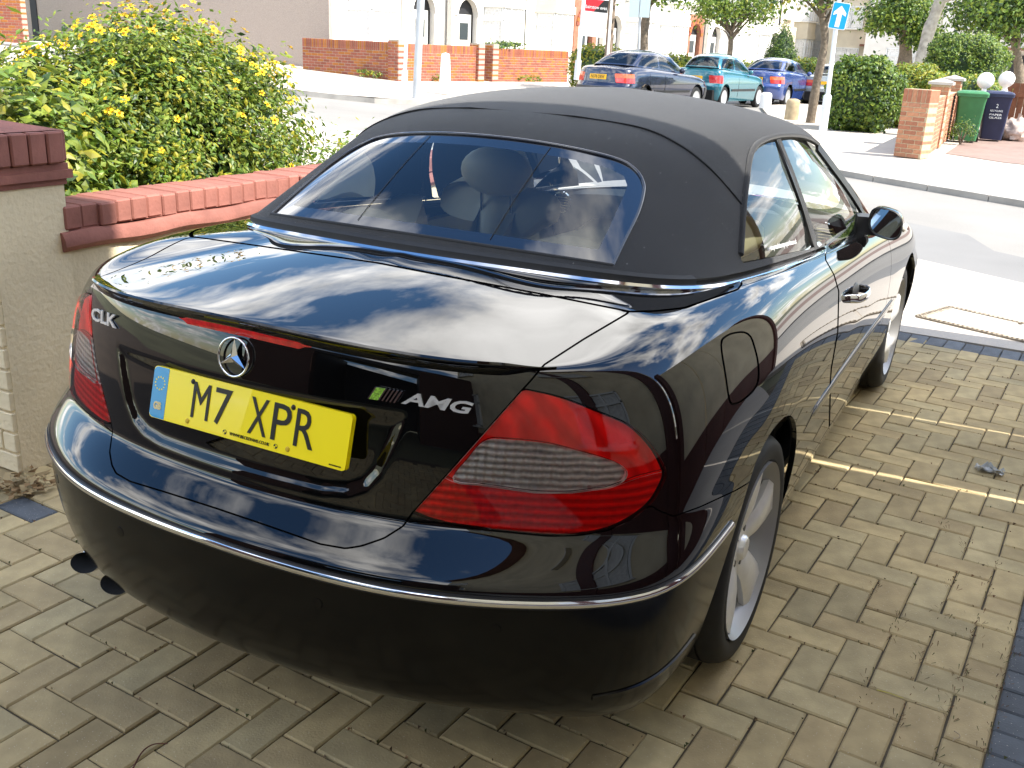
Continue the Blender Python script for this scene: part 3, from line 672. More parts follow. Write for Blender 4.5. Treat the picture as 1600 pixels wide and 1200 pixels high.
# ---- chrome belt moulding round the base of the roof
r0 = GG[0]; jj = [j for j in range(len(gu)) if gu[j] <= 8.3][::2]
bl_ = r0[jj]+np.array([0, 0, -.006])
nrmx = np.c_[np.gradient(bl_[:, 1]), -np.gradient(bl_[:, 0])]; nrmx /= np.linalg.norm(nrmx, axis=1)[:, None]; nrmx[0] = (0, -1)
ob_ = bl_.copy(); ob_[:, :2] += nrmx*.020; ob_[:, 2] -= .006
bf = np.r_[ob_[:0:-1]*[-1, 1, 1], ob_]
V_, F_ = sweep(bf, [(-.026, -.022), (.004, -.022), (.010, -.012), (.0105, -.003), (.005, .003), (-.026, .008)]); mk('belt_moulding', V_, F_, CHROME, car, 35)
ob2 = bl_[:int(len(bl_)*.40)].copy(); nx2 = nrmx[:len(ob2)]; ob2[:, :2] += nx2*.002; ob2[:, 2] += .006; bf = np.r_[ob2[:0:-1]*[-1, 1, 1], ob2]
V_, F_ = sweep(bf, [(-.012, -.012), (.012, -.010), (.009, .004), (-.006, .010)]); mk('roof_base_seal', V_, F_, RUBBER, car, 50)
# ---- side details
for s in (-1, 1):
    ys = np.linspace(.50, 2.26, 40); P = np.array([(s*(body_x(y, .545)-.001), y, .545) for y in ys])
    if s < 0: P = P[::-1]
    P = P[:, :]; k = np.ones(40); k[0] = k[-1] = .35; k[1] = k[-2] = .85
    V_, F_ = sweep(P, [(-.006, -.020), (.003, -.0195), (.0055, -.014), (.0055, .014), (.003, .0185), (-.006, .020)], scale=k); rs = mk('rub_strip', V_, F_, PAINT, car, 40)
    V_, F_ = sweep(P+[s*.0055, 0, .012], [(-.001, -.002), (.001, -.002), (.001, .002), (-.001, .002)], scale=k); mk('rub_strip_edge', V_, F_, BLACKTRIM, rs, 40)
    # door handle
    y0, z0 = 1.13, .80; bx_ = body_x(y0, z0); dp = next(d for d in DOORS if (d.data.vertices[0].co.x > 0) == (s > 0))
    mb = MB(); pts = catmull([(s*(bx_-.004), y0-.10, z0), (s*(bx_+.030), y0-.075, z0+.002), (s*(bx_+.040), y0, z0+.003), (s*(bx_+.030), y0+.075, z0+.002), (s*(bx_-.004), y0+.10, z0)], 5)
    V_, F_ = sweep(pts, [(.006*math.cos(t), .015*math.sin(t)) for t in np.linspace(0, 6.283, 12, endpoint=False)]); mk('door_handle', V_, F_, CHROME, dp, 60)
    mb = MB(); mb.ell((s*(bx_-.006), y0, z0), (.012, .065, .038), 20, 10); mb.build('handle_recess', BLACKTRIM, dp, 60)
    # mirror
    mo = empty('door_mirror', (0, 0, 0), parent=car)
    mV = []; cx, cy, cz = s*.858, 1.67, .978
    prof = []
    nn, mm = 24, 12
    for i in range(mm+1):
        t = i/mm; yy = -.045+.13*t; kx = .064*(1-(t)**3.2)**.5 if t < 1 else 0; kz = .058*(1-(t)**3.2)**.5 if t < 1 else 0
        for j in range(nn):
            a = 2*math.pi*j/nn; c2, s2 = math.cos(a), math.sin(a)
            ex = abs(c2)**.72*math.copysign(1, c2); ez = abs(s2)**.72*math.copysign(1, s2)
            mV.append((cx+s*ex*kx+.0, cy+yy, cz+ez*kz-ex*.012))
    mF = [(i*nn+j, i*nn+(j+1) % nn, (i+1)*nn+(j+1) % nn, (i+1)*nn+j) for i in range(mm) for j in range(nn)]
    if s < 0: mF = [f[::-1] for f in mF]
    mF2 = [f[::-1] for f in mF]
    mk('mirror_housing', mV, mF2, PAINT, mo, 60)
    rimV = [(cx+(v[0]-cx)*k_, cy-.045+dy, cz+(v[2]-cz)*k_) for k_, dy in ((1, 0), (.93, -.004), (.88, .012)) for v in mV[:nn]]
    mk('mirror_rim', rimV, [(i*nn+j, i*nn+(j+1) % nn, (i+1)*nn+(j+1) % nn, (i+1)*nn+j) for i in range(2) for j in range(nn)], BLACKTRIM, mo, 60)
    mk('mirror_glass', rimV[2*nn:], [tuple(range(nn))], mat('mirror_silver', (.62, .70, .74), .01, 1.), mo)
    mb = MB(); mb.box((s*.785, 1.715, .955), (.10, .10, .07), s*.25); mb.build('mirror_foot', BLACKTRIM, mo)
    mb = MB(); mb.ell((s*.918, 1.69, .962), (.014, .03, .018), 16, 8); mb.build('mirror_indicator', mat('clear_indicator', (.75, .72, .66), .12, coat=1., noise=(140, .25, 1)), mo, 60)
# ---- exhaust tips (left), tow cover
for xc, yo, zt in ((*ony(188, 905, -.965)[:2], ony(188, 905, -.965)[2]), (*ony(140, 873, -.925)[:2], ony(140, 873, -.925)[2])):
    tipo = MB(); n = 32; V_ = []; prf = [(.9, .14), (1.0, .06), (1.0, -.004), (.92, -.016), (.78, .0), (.76, .09)]
    for rr, dy in prf:
        for j in range(n): V_.append((xc+.050*rr*math.cos(2*math.pi*j/n), yo+dy+.022*math.sin(2*math.pi*j/n), zt-.004+.018*rr*math.sin(2*math.pi*j/n)))
    F_ = [(i*n+j, i*n+(j+1) % n, (i+1)*n+(j+1) % n, (i+1)*n+j) for i in range(len(prf)-1) for j in range(n)]
    t_ = mk('exhaust_tip', V_[:4*n], [f[::-1] for f in F_[:3*n]], CHROME, car, 60); mk('pipe_wall', V_[3*n:], [tuple(i-3*n for i in f[::-1]) for f in F_[3*n:]], UNDER, t_, 60)
    mk('pipe_bore', [(v[0], v[1]-.03, v[2]) for v in V_[-n:]], [tuple(range(n))[::-1]], UNDER, t_)
# ---- wheels
def wheel(name, xo, yc, s):
    o = empty(name, (s*xo, yc, WR), 0 if s > 0 else math.pi, parent=car)   # +X local = outboard
    R_ = WR; wdt = .235
    mb = MB(); prof = [(.235, -wdt+.02), (.262, -wdt+.005), (.29, -wdt), (.308, -wdt+.02)]
    for g in (-.185, -.145, -.10, -.055):
        prof += [(R_, g-.012), (R_, g-.004), (R_-.007, g-.004), (R_-.007, g+.004), (R_, g+.004), (R_, g+.012)]
    prof += [(.309, -.018), (.298, -.003), (.285, .003), (.268, .004), (.250, -.001), (.241, -.012), (.232, -.03)]
    mb.lathe([(r, z) for r, z in prof], 72, axis='X'); ty = mb.build('tyre', RUBBER, o, 30)
    tr = MB()
    for k in range(60):
        a = 2*math.pi*k/60
        for zc_ in (-.205, -.03): tr.box((zc_, math.cos(a)*(R_-.004), math.sin(a)*(R_-.004)), (.03, .006, .012), rx=a)
    ALLOY = mat('alloy_silver', (.82, .82, .82), .36, .55, coat=.3, noise=(30, .04, 2))
    mb = MB(); mb.lathe([(.225, -.20), (.215, -.17), (.205, -.10), (.212, -.05), (.226, -.02), (.238, -.004), (.2425, .003), (.2425, -.012), (.236, -.018)], 72, axis='X'); rim = mb.build('rim', mat('rim_barrel', (.34, .34, .35), .45, .7), o, 40)
    sp_ = MB()
    for k in range(5):
        a0 = 2*math.pi*k/5+.32; ca, sa = math.cos(a0), math.sin(a0)
        rs_ = [.04, .075, .11, .16, .205, .226]; ws_ = [.034, .040, .046, .056, .066, .074]; xs_ = [-.040, -.030, -.020, -.014, -.012, -.012]; th = [.03, .03, .028, .026, .026, .026]
        V_ = []
        for r_, w_, x_, t_ in zip(rs_, ws_, xs_, th):
            for off, dx in ((-w_, -t_), (-w_, -.010), (-w_*.62, 0), (w_*.62, 0), (w_, -.010), (w_, -t_)):
                V_.append((x_+dx, ca*r_-sa*off, sa*r_+ca*off))
        F_ = [(i*6+j, i*6+j+1, (i+1)*6+j+1, (i+1)*6+j) for i in range(5) for j in range(5)]
        q_ = MB().add(V_, [f[::-1] for f in F_]); q_.build('spoke', ALLOY, rim, 35)
    mb = MB(); mb.lathe([(.0, -.018), (.028, -.020), (.034, -.026), (.036, -.034), (.062, -.038), (.072, -.06)], 40, axis='X'); hb = mb.build('hub_cap', ALLOY, rim, 40)
    for k in range(5):
        a0 = 2*math.pi*k/5; mb = MB(); mb.lathe([(.0, -.034), (.009, -.034), (.011, -.045)], 10, axis='X', c=(0, .053*math.cos(a0), .053*math.sin(a0))); mb.build('wheel_bolt', mat('dark_steel', (.10, .10, .11), .4, .9), rim, 40)
    mb = MB(); mb.lathe([(.0, -.11), (.15, -.11), (.15, -.13), (0, -.13)], 48, axis='X'); mb.build('brake_disc', mat('brake_steel', (.22, .21, .20), .35, 1.), o, 40)
    return o
for s in (-1, 1): wheel('wheel', .872 if s > 0 else .85, 0, s); wheel('wheel', .838, YF, s)
# ---- number plate
pc = Vector((.040, -1.001, .835)); pt = .257
PM = Matrix.Translation(pc)@Matrix.Rotation(math.pi/2-pt, 4, 'X')      # local x right, y up, z out (towards -Y)
def rrect(w, h, r, n=5):
    P = []
    for cx, cy, a0 in ((w/2-r, h/2-r, 0), (-w/2+r, h/2-r, 90), (-w/2+r, -h/2+r, 180), (w/2-r, -h/2+r, 270)):
        for i in range(n+1): a = math.radians(a0+90*i/n); P.append((cx+r*math.cos(a), cy+r*math.sin(a)))
    return P
YEL = mat('yellow_plate', (1.0, .80, .0), .35, coat=.4); PBLK = mat('plate_black', (.012, .011, .01), .35)
pl = MB().prism(rrect(.52, .111, .009), -.012, 0).xf(PM).build('number_plate', YEL, lidO)
bl2 = MB(); ww = .043; bl2.prism([(-.26+.009, .0545), (-.26+.003, .051), (-.2595, .0455), (-.2595, -.0455), (-.26+.003, -.051), (-.26+.009, -.0545), (-.26+ww, -.0545), (-.26+ww, .0545)], 0, .0006)
bl2.xf(PM).build('blue_country_band', mat('plate_blue', (.0, .30, .62), .35, coat=.4), pl)
star = MB()
for k in range(12):
    a = 2*math.pi*k/12; cx, cy = -.2385+.0135*math.cos(a), .020+.0135*math.sin(a)
    star.prism([(cx+(.0026 if i % 2 == 0 else .0011)*math.cos(math.pi*i/5+math.pi/2), cy+(.0026 if i % 2 == 0 else .0011)*math.sin(math.pi*i/5+math.pi/2)) for i in range(10)], .0006, .001)
star.xf(PM).build('ring_of_stars', YEL, pl)
def lettering(name, s, size, at, parent, mt, M_, w=None, h=None, shear=0., bold=0., ext=.0006):
    V, F = text_mesh(s, size, ext, shear, bold); V = np.array(V)
    c = (V.max(0)+V.min(0))/2; V -= c
    if w: V[:, 0] *= w/np.ptp(V[:, 0])
    if h: V[:, 1] *= h/np.ptp(V[:, 1])
    V = [tuple(M_@Vector((v[0]+at[0], v[1]+at[1], v[2]+at[2]))) for v in V]
    return mk(name, V, F, mt, parent)
lettering('country_letters', 'GB', .02, (-.2385, -.028, .0010), pl, mat('plate_cream', (.75, .62, .30), .5), PM, .022, .017, bold=.001)
for ch, x0, x1 in (('M', -.143, -.096), ('7', -.082, -.038), ('X', .012, .060), ('P', .072, .118), ('R', .130, .178)):
    lettering('plate_character', ch, .08, ((x0+x1)/2, .005, .001), pl, PBLK, PM, x1-x0, .075, bold=.0)
lettering('dealer_lettering', 'WWW.BECKEVANS.CO.UK', .01, (.02, -.044, .0008), pl, PBLK, PM, .105, .0065)
lettering('maker_lettering', 'HILLS NUMBERPLATES', .004, (.236, -.049, .0008), pl, PBLK, PM, .028, .0025)
for x_ in (-.046, .088):
    MB().prism([(x_+.005*math.cos(a), -.044+.005*math.sin(a)) for a in np.linspace(0, 6.283, 14, endpoint=False)], .0004, .0009).xf(PM).build('dealer_roundel', PBLK, pl)
    MB().prism([(x_, -.044), (x_+.0045, -.044), (x_+.0032, -.0408), (x_, -.0395)], .0009, .0012).xf(PM).build('roundel_quarter', YEL, pl)
    MB().prism([(x_, -.044), (x_-.0045, -.044), (x_-.0032, -.0472), (x_, -.0485)], .0009, .0012).xf(PM).build('roundel_quarter', YEL, pl)
for x_, y_, c in ((-.148, .041, PBLK), (.118, .041, PBLK), (-.150, -.043, mat('yellow_screw_cap', (.62, .42, .02), .5)), (.118, -.043, MATS['yellow_screw_cap'])):
    MB().lathe([(0, .003), (.004, .0026), (.0058, 0)], 12, c=(x_, y_, 0)).xf(PM).build('screw_cap', c, pl, 50)
# ---- helpers to stand badges on the lid at photo pixels
def on_body(px):
    P = pj(VB); d2 = (P[:, 0]-px[0])**2+(P[:, 1]-px[1])**2; ok = (VB[:, 1] < -.3)
    # left-half pixels are looked up on the mirrored surface
    Vm = VB[:, :3]*[-1, 1, 1]; Pm = pj(Vm); d3 = (Pm[:, 0]-px[0])**2+(Pm[:, 1]-px[1])**2
    A = np.r_[VB[:, :3], Vm]; d = np.r_[np.where(ok, d2, 1e9), np.where(ok, d3, 1e9)]
    i = np.argsort(d)[:8]; near = min(np.linalg.norm(A[k]-CAM) for k in i); i = [k for k in i if np.linalg.norm(A[k]-CAM) < near+.1]
    w_ = 1/(d[i]+.2); return (A[i]*w_[:, None]).sum(0)/w_.sum()
# emblem: three-pointed star in ring
ec = on_body((366, 556)); EM = Matrix.Translation((0, ec[1]-.004, ec[2]))@Matrix.Rotation(math.pi/2-.16, 4, 'X')
V_, F_ = sweep([(.0395*math.cos(a), .0395*math.sin(a), .004) for a in np.linspace(0, 2*math.pi, 48, endpoint=False)], [(.0026*math.cos(t), .0026*math.sin(t)) for t in np.linspace(0, 6.283, 8, endpoint=False)], closed=True)
eo = MB().add(V_, F_).xf(EM).build('boot_emblem', CHROME, lidO, 60)
sm = MB()
for k in range(3):
    a = math.pi/2+2*math.pi*k/3; u = Vector((math.cos(a), math.sin(a), 0)); n_ = Vector((-u.y, u.x, 0)); t_ = u*.038
    b1 = u*.004+n_*.0095; b2 = u*.004-n_*.0095
    sm.add([(0, 0, .011), tuple(t_+Vector((0, 0, .005))), tuple(b1+Vector((0, 0, .003))), tuple(b2+Vector((0, 0, .003)))], [(0, 3, 1), (0, 1, 2)])
sm.xf(EM).build('three_pointed_star', CHROME, eo)
def badge(name, s, pxl, pxr, h, shear=0., bold=0.):
    a, b = on_body(pxl), on_body(pxr); a = Vector(a); b = Vector(b); X = (b-a).normalized(); L = (b-a).length
    up = Vector((0, .16, 1)); Z = X.cross(up).normalized(); 
    if Z.y > 0: Z = -Z
    Y = Z.cross(X); M_ = Matrix([[X[i], Y[i], Z[i], ((a+b)/2)[i]] for i in range(3)]+[[0, 0, 0, 1]])
    return lettering(name, s, h, (0, 0, .005), lidO, mat('badge_silver', (.82, .82, .82), .3, .6), M_, L, h, shear, bold, .0015), M_, L
badge('model_badge', 'CLK', (147, 490), (185, 504), .030, bold=.0008)
_, AM, AL = badge('performance_badge', 'AMG', (629, 619), (740, 638), .024, .25, bold=.0006)
a, b = Vector(on_body((582, 607))), Vector(on_body((624, 616)))
L = (b-a).length
fl = empty('striped_badge', parent=lidO)
def bplate(x0, x1, mt_, nm, zz=.010):
    c = AM@Vector((0, 0, 0)); off = -AL/2-.004-L
    MB().prism([(off+x0*L-.006, -.012), (off+x1*L-.006, -.012), (off+x1*L+.006, .012), (off+x0*L+.006, .012)], .004, zz).xf(AM).build(nm, mt_, fl)
bplate(0, .42, CHROME, 'badge_plate', .009); bplate(.06, .37, mat('badge_green', (.22, .42, .05), .3, coat=1, noise=(400, .7, 1)), 'green_field', .0105)
for k in range(4): bplate(.50+k*.14, .56+k*.14, CHROME, 'badge_bar')
# lettering on the quarter window
try:
    mq = proj_green([(1197, 391), (1243, 379)]); a, b = Vector(mq[0]), Vector(mq[1]); X = (b-a).normalized(); Zz = Vector((1, -.1, .35)); Zz = (Zz-X*Zz.dot(X)).normalized(); Yy = Zz.cross(X)
    if Yy.z < 0: Yy = -Yy
    QM = Matrix([[X[i], Yy[i], Zz[i], ((a+b)/2)[i]] for i in range(3)]+[[0, 0, 0, 1]])
    qo = next(o for o in car.children if o.name.startswith('quarter_window'))
    lettering('window_lettering', 'www.xpressleisureproperties.co.uk', .02, (0, 0, .003), qo, mat('white_vinyl', (.8, .8, .8), .6), QM, (b-a).length*1.0, .020, ext=.0003)
except Exception as ex: print('win text', ex)
# ---- interior
def seat(x, y, back_h, name='front_seat', head=True):
    o = empty(name, (x, y, 0), parent=car)
    def pad(nm, pts, w0, t0, mt_=LEATHER):
        """upholstered pad: rounded slab swept along pts"""
        sec = []
        for i in range(20):
            a = 2*math.pi*i/20; c2, s2 = math.cos(a), math.sin(a)
            sec.append((abs(c2)**.55*math.copysign(w0/2, c2), abs(s2)**.7*math.copysign(t0/2, s2)))
        P = catmull(pts, 6); k = np.ones(len(P)); k[0] = k[-1] = .55; k[1] = k[-2] = .86
        V_, F_ = sweep(P, sec, scale=k, up=(0, -.5, 1)); return mk(nm, V_, F_, mt_, o, 60)
    pad('seat_cushion', [(0, -.26, .47), (0, 0, .49), (0, .27, .53)], .52, .16)
    pad('backrest', [(0, -.24, .50), (0, -.33, .72), (0, -.42, .98), (0, -.45, back_h)], .50, .15)
    if head:
        mb = MB(); mb.ell((0, -.47, back_h+.115), (.145, .055, .088), 20, 12); mb.build('headrest', LEATHER, o, 60)
        for sx in (-.06, .06):
            V_, F_ = tube([(sx, -.46, back_h-.03), (sx, -.465, back_h+.06)], .007, 8); mk('headrest_post', V_, F_, CHROME, o, 60)
    return o
seat(-.36, 1.20, 1.02); seat(.36, 1.20, 1.02)
seat(-.33, .40, .90, 'rear_seat'); seat(.33, .40, .90, 'rear_seat')
mb = MB(); mb.box((0, .75, .30), (1.36, 2.7, .06)); mb.build('cabin_floor', DKINT, car)
mb = MB(); mb.box((0, -.16, 1.0), (1.24, .36, .05), rx=.05); mb.box((0, .02, .8), (1.3, .04, .40)); mb.build('parcel_shelf', DKINT, car)
P = catmull([(-.68, 2.0, .86), (-.35, 1.92, .90), (0, 1.90, .89), (.35, 1.92, .90), (.68, 2.0, .86)], 8)
V_, F_ = sweep(P, [(-.24, -.02), (-.08, .045), (.06, .03), (.11, -.06), (.06, -.30), (-.24, -.30)]); mk('dashboard', V_, F_, DKINT, car, 50)
for x_ in (-.60, -.09, .09, .60):
    mb = MB(); mb.lathe([(.052, 0), (.05, .012), (.042, .014), (.040, .004)], 24); 
    for k in (-.024, -.012, 0, .012, .024): mb.box((0, k, .006), (2*math.sqrt(.041**2-k*k), .003, .006))
    mb.xf(Matrix.Rotation(math.pi/2, 4, 'X')); mb.build('air_vent', CHROME if abs(x_) > .3 else DKINT, car, 40, loc=(x_, 1.80, .88))
V_, F_ = sweep([(.36+.18*math.cos(a), 1.62+.07*math.sin(a), .82+.17*math.sin(a)) for a in np.linspace(0, 2*math.pi, 40, endpoint=False)], [(.015*math.cos(t), .015*math.sin(t)) for t in np.linspace(0, 6.283, 8, endpoint=False)], closed=True, up=(0, -.9, .3))
mb = MB().add(V_, F_); mb.box((.36, 1.63, .81), (.30, .03, .05)); mb.box((.36, 1.63, .76), (.05, .03, .16)); mb.build('steering_wheel', DKINT, car, 60)
for s in (-1, 1):
    mb = MB(); mb.box((s*.74, 1.4, .66), (.04, 1.3, .48)); mb.box((s*.71, 1.4, .70), (.05, .7, .05)); mb.build('door_card', LEATHER, car)
    mb = MB(); mb.box((s*.70, .42, .70), (.05, .66, .52)); mb.build('rear_side_trim', LEATHER, car)
mb = MB(); mb.box((0, 1.72, 1.255), (.24, .03, .065), rx=.2); mb.build('interior_mirror', DKINT, car)
# ================================================================== setting
def g(x, y):
    t = max(0., -x-10.); return min(.9, .045*t*t/(t+1.2)) if t > 0 else 0.
def ong(u, v, dz=0.):
    d = ray(u, v); d = d/math.hypot(d[0], d[1]); lo = None
    for k in range(20, 2400):
        s = k*.05; p = CAM+d*s
        if p[2] <= g(p[0], p[1])+dz: return np.array([p[0], p[1], g(p[0], p[1])+dz])
    return CAM+d*90
def sheet(name, poly, mt_, dz, step=1.2, thick=0., kind='structure'):
    """ground sheet: polygon triangulated finely enough to follow the terrain"""
    P = np.array(poly, float); lo = P.min(0); hi = P.max(0)
    nx, ny = max(2, int((hi[0]-lo[0])/step)+1), max(2, int((hi[1]-lo[1])/step)+1)
    X, Y = np.meshgrid(np.linspace(lo[0]-.01, hi[0]+.01, nx), np.linspace(lo[1]-.01, hi[1]+.01, ny))
    V = np.c_[X.ravel(), Y.ravel(), np.zeros(X.size)]; i = np.arange(X.size).reshape(X.shape)
    F = [tuple(f) for f in np.stack([i[:-1, :-1], i[:-1, 1:], i[1:, 1:], i[1:, :-1]], -1).reshape(-1, 4)]
    V, F = clip(V, F, sdpoly(V[:, :2], P))
    V[:, 2] = [g(x, y)+dz for x, y in V[:, :2]]
    o = mk(name, V, F, mt_, None, 60); 
    if kind: o['kind'] = kind
    if thick:
        Q = np.r_[P, P[:1]]; D = []
        for a, b in zip(Q[:-1], Q[1:]):
            n = max(1, int(np.linalg.norm(b-a)/step)); D += [a+(b-a)*k/n for k in range(n)]
        n = len(D); Vw = [(x, y, g(x, y)+dz) for x, y in D]+[(x, y, g(x, y)+dz-thick) for x, y in D]
        mk('kerb_face', Vw, [(k, (k+1) % n, n+(k+1) % n, n+k) for k in range(n)], mat('kerb_stone', (.33, .31, .28), .8, noise=(3, .2, 5)), o)
    return o
CONC = mat('concrete', (.40, .37, .33), .85, noise=(1.3, .14, 8), bump=(60, .2, .004))
def groundmat(name, col, sc1, sc2, am, crack=0.):
    M_ = bpy.data.materials.new(name); M_.use_nodes = True; n = M_.node_tree; b = n.nodes['Principled BSDF']; b.inputs['Roughness'].default_value = .9
    tcx = n.nodes.new('ShaderNodeTexCoord')
    a = n.nodes.new('ShaderNodeTexNoise'); a.inputs['Scale'].default_value = sc1; a.inputs['Detail'].default_value = 8
    c = n.nodes.new('ShaderNodeTexNoise'); c.inputs['Scale'].default_value = sc2; c.inputs['Detail'].default_value = 3
    for q in (a, c): n.links.new(tcx.outputs['Object'], q.inputs[0])
    ad_ = n.nodes.new('ShaderNodeMath'); ad_.operation = 'ADD'; n.links.new(a.outputs[0], ad_.inputs[0]); n.links.new(c.outputs[0], ad_.inputs[1])
    mr = n.nodes.new('ShaderNodeMapRange'); mr.inputs['From Min'].default_value = .6; mr.inputs['From Max'].default_value = 1.4; mr.inputs['To Min'].default_value = 1-am; mr.inputs['To Max'].default_value = 1+am
    n.links.new(ad_.outputs[0], mr.inputs[0]); vm = n.nodes.new('ShaderNodeVectorMath'); vm.operation = 'SCALE'; vm.inputs[0].default_value = col
    n.links.new(mr.outputs[0], vm.inputs['Scale']); n.links.new(vm.outputs[0], b.inputs['Base Color'])
    bu = n.nodes.new('ShaderNodeBump'); bu.inputs['Strength'].default_value = .35; bu.inputs['Distance'].default_value = .006; n.links.new(c.outputs[0], bu.inputs['Height']); n.links.new(bu.outputs[0], b.inputs['Normal'])
    MATS[name] = M_; return M_
ASPH = groundmat('worn_asphalt', (.21, .20, .185), .6, 130, .22); ASPH2 = groundmat('asphalt_patch', (.165, .162, .158), .9, 150, .2)
PAVE = groundmat('pale_pavement', (.42, .38, .33), .8, 90, .16); SOIL = groundmat('garden_soil', (.07, .05, .035), 2, 40, .35)
REDPAVE = groundmat('red_block_forecourt', (.22, .15, .125), 1.2, 9, .22)
D_ = np.array([.872, -.489]); N_ = np.array([.489, .872])
def sn(s, n): p = D_*s+N_*n; return (p[0], p[1])
# terrain to the horizon
X, Y = np.meshgrid(np.r_[-600, -300, -150, -80, np.linspace(-50, 14, 49), 40, 120, 400], np.r_[-400, -100, -40, np.linspace(-12, 70, 56), 120, 300, 700])
V = np.c_[X.ravel(), Y.ravel(), [g(x, y)-.06 for x, y in zip(X.ravel(), Y.ravel())]]; i = np.arange(X.size).reshape(X.shape)
o = mk('ground', V, [tuple(f) for f in np.stack([i[:-1, :-1], i[:-1, 1:], i[1:, 1:], i[1:, :-1]], -1).reshape(-1, 4)], mat('distant_ground', (.12, .12, .07), .9, noise=(.2, .3, 6)), None, 60); o['kind'] = 'structure'
# road through the junction
sheet('road', [sn(14, 5.95), sn(-40, 5.95), (-48, 26), (-40, 34), (-14.5, 22), (-13, 62), (-3.2, 62), (-3.6, 20), sn(0, 10.6), sn(14, 10.6)], ASPH, -.05)
sheet('road_patch', [tuple(onz(*q_)[:2]) for q_ in ((1330, 322), (1440, 345), (1537, 364), (1528, 379), (1640, 402), (1760, 440), (1760, 480), (1600, 437), (1425, 398), (1300, 368))], ASPH2, -.046, .4)
sheet('near_pavement', [(-1.9, 3.93), (1.8, 3.93), (8, 3.7), sn(7.5, 5.95), sn(-40, 5.95), (-30, 4), (-6, 3.93)], PAVE, 0., .9, .11)
# far pavements
rp = sheet('far_pavement', [(13, 4.4), sn(0, 10.42), (-1.16, 12.83), (-2.4, 14.3), (-3.3, 16.6), (-4.4, 20), (-5.5, 25), (-7.2, 30.5), (-6.6, 60), (14, 60), (14, 6)], PAVE, .025, 1.2, .08)
sheet('side_road_pavement', [(-30, 19.5), (-15.2, 17.3), (-13.3, 17.9), (-12.2, 20), (-11.6, 24), (-7.0, 62), (-30, 62)], PAVE, .07, 1.2, .13)
sheet('forecourt', [(-.35, 16.9), (9, 14.5), (9, 24.6), (-.35, 24.6)], REDPAVE, .033, 1.0)
# dashed marking, kerb stones seen across the road
for k in range(4):
    a = np.array(sn(-3.2+k*1.5, 9.15)); b = np.array(sn(-2.2+k*1.5, 9.15)); 
    q = N_*.04; sheet('lane_dash', [a-q, b-q, b+q, a+q], mat('worn_white_paint', (.55, .54, .50), .8, noise=(20, .3, 4)), -.042, .4)
ko = empty('far_kerb', (0, 0, 0)); ko['kind'] = 'structure'
kp = np.array([sn(6, 10.42), sn(0, 10.42), (-1.16, 12.83), (-2.4, 14.3), (-3.3, 16.6), (-4.4, 20), (-5.5, 25)]); seg = catmull(np.c_[kp, kp[:, :1]*0], 10)[:, :2]
cl = np.r_[0, np.cumsum(np.linalg.norm(np.diff(seg, axis=0), axis=1))]
for k in range(int(cl[-1]/.915)):
    a = np.array([np.interp(k*.915+.006, cl, seg[:, j]) for j in (0, 1)]); b = np.array([np.interp(k*.915+.909, cl, seg[:, j]) for j in (0, 1)])
    c = (a+b)/2; an = math.atan2(b[1]-a[1], b[0]-a[0]); MB().box((0, 0, 0), (np.linalg.norm(b-a), .13, .15)).build('kerb_stone', MATS['kerb_stone'], ko, loc=(c[0], c[1], g(*c)-.045), rot=(0, 0, an))
# inspection cover in the near pavement
mo = empty('inspection_cover', tuple(onz(1500, 505, .004))); tag(mo, 'rectangular inspection cover with rusty frame set in the pale pavement', 'cover')
q = [onz(1436, 496), onz(1600, 534.7), onz(1471, 482)]; ex = (q[1]-q[0]); ex /= np.linalg.norm(ex); ey = np.array([-ex[1], ex[0], 0]); ey = ey if (q[2]-q[0])@ey > 0 else -ey
L_, W_ = .95, .44; an = math.atan2(ex[1], ex[0]); c = q[0]+ex*L_/2+ey*W_/2
mo.location = (c[0], c[1], .004); mo.rotation_euler = (0, 0, an)
RUST = mat('rusty_frame', (.25, .21, .16), .8, noise=(30, .4, 4))
for dx, dy, w, h in ((0, -W_/2, L_, .035), (0, W_/2, L_, .035), (-L_/2, 0, .035, W_), (L_/2, 0, .035, W_)):
    fr_ = MB().box((dx, dy, .002), (w+.02, h, .012)).build('frame_bar', RUST, mo)
    st_ = MB()
    n = int(max(w, h)/.03)
    for k in range(n):
        t = -max(w, h)/2+(k+.5)*max(w, h)/n; st_.box((dx+(t if w > h else 0), dy+(0 if w > h else t), .010), (.012, .02, .006) if w > h else (.02, .012, .006))
    st_.build('frame_studs', RUST, fr_)['kind'] = 'stuff'
for s in (-1, 1): MB().box((s*L_/4, 0, .001), (L_/2-.03, W_-.05, .008)).build('cover_plate', PAVE, mo)
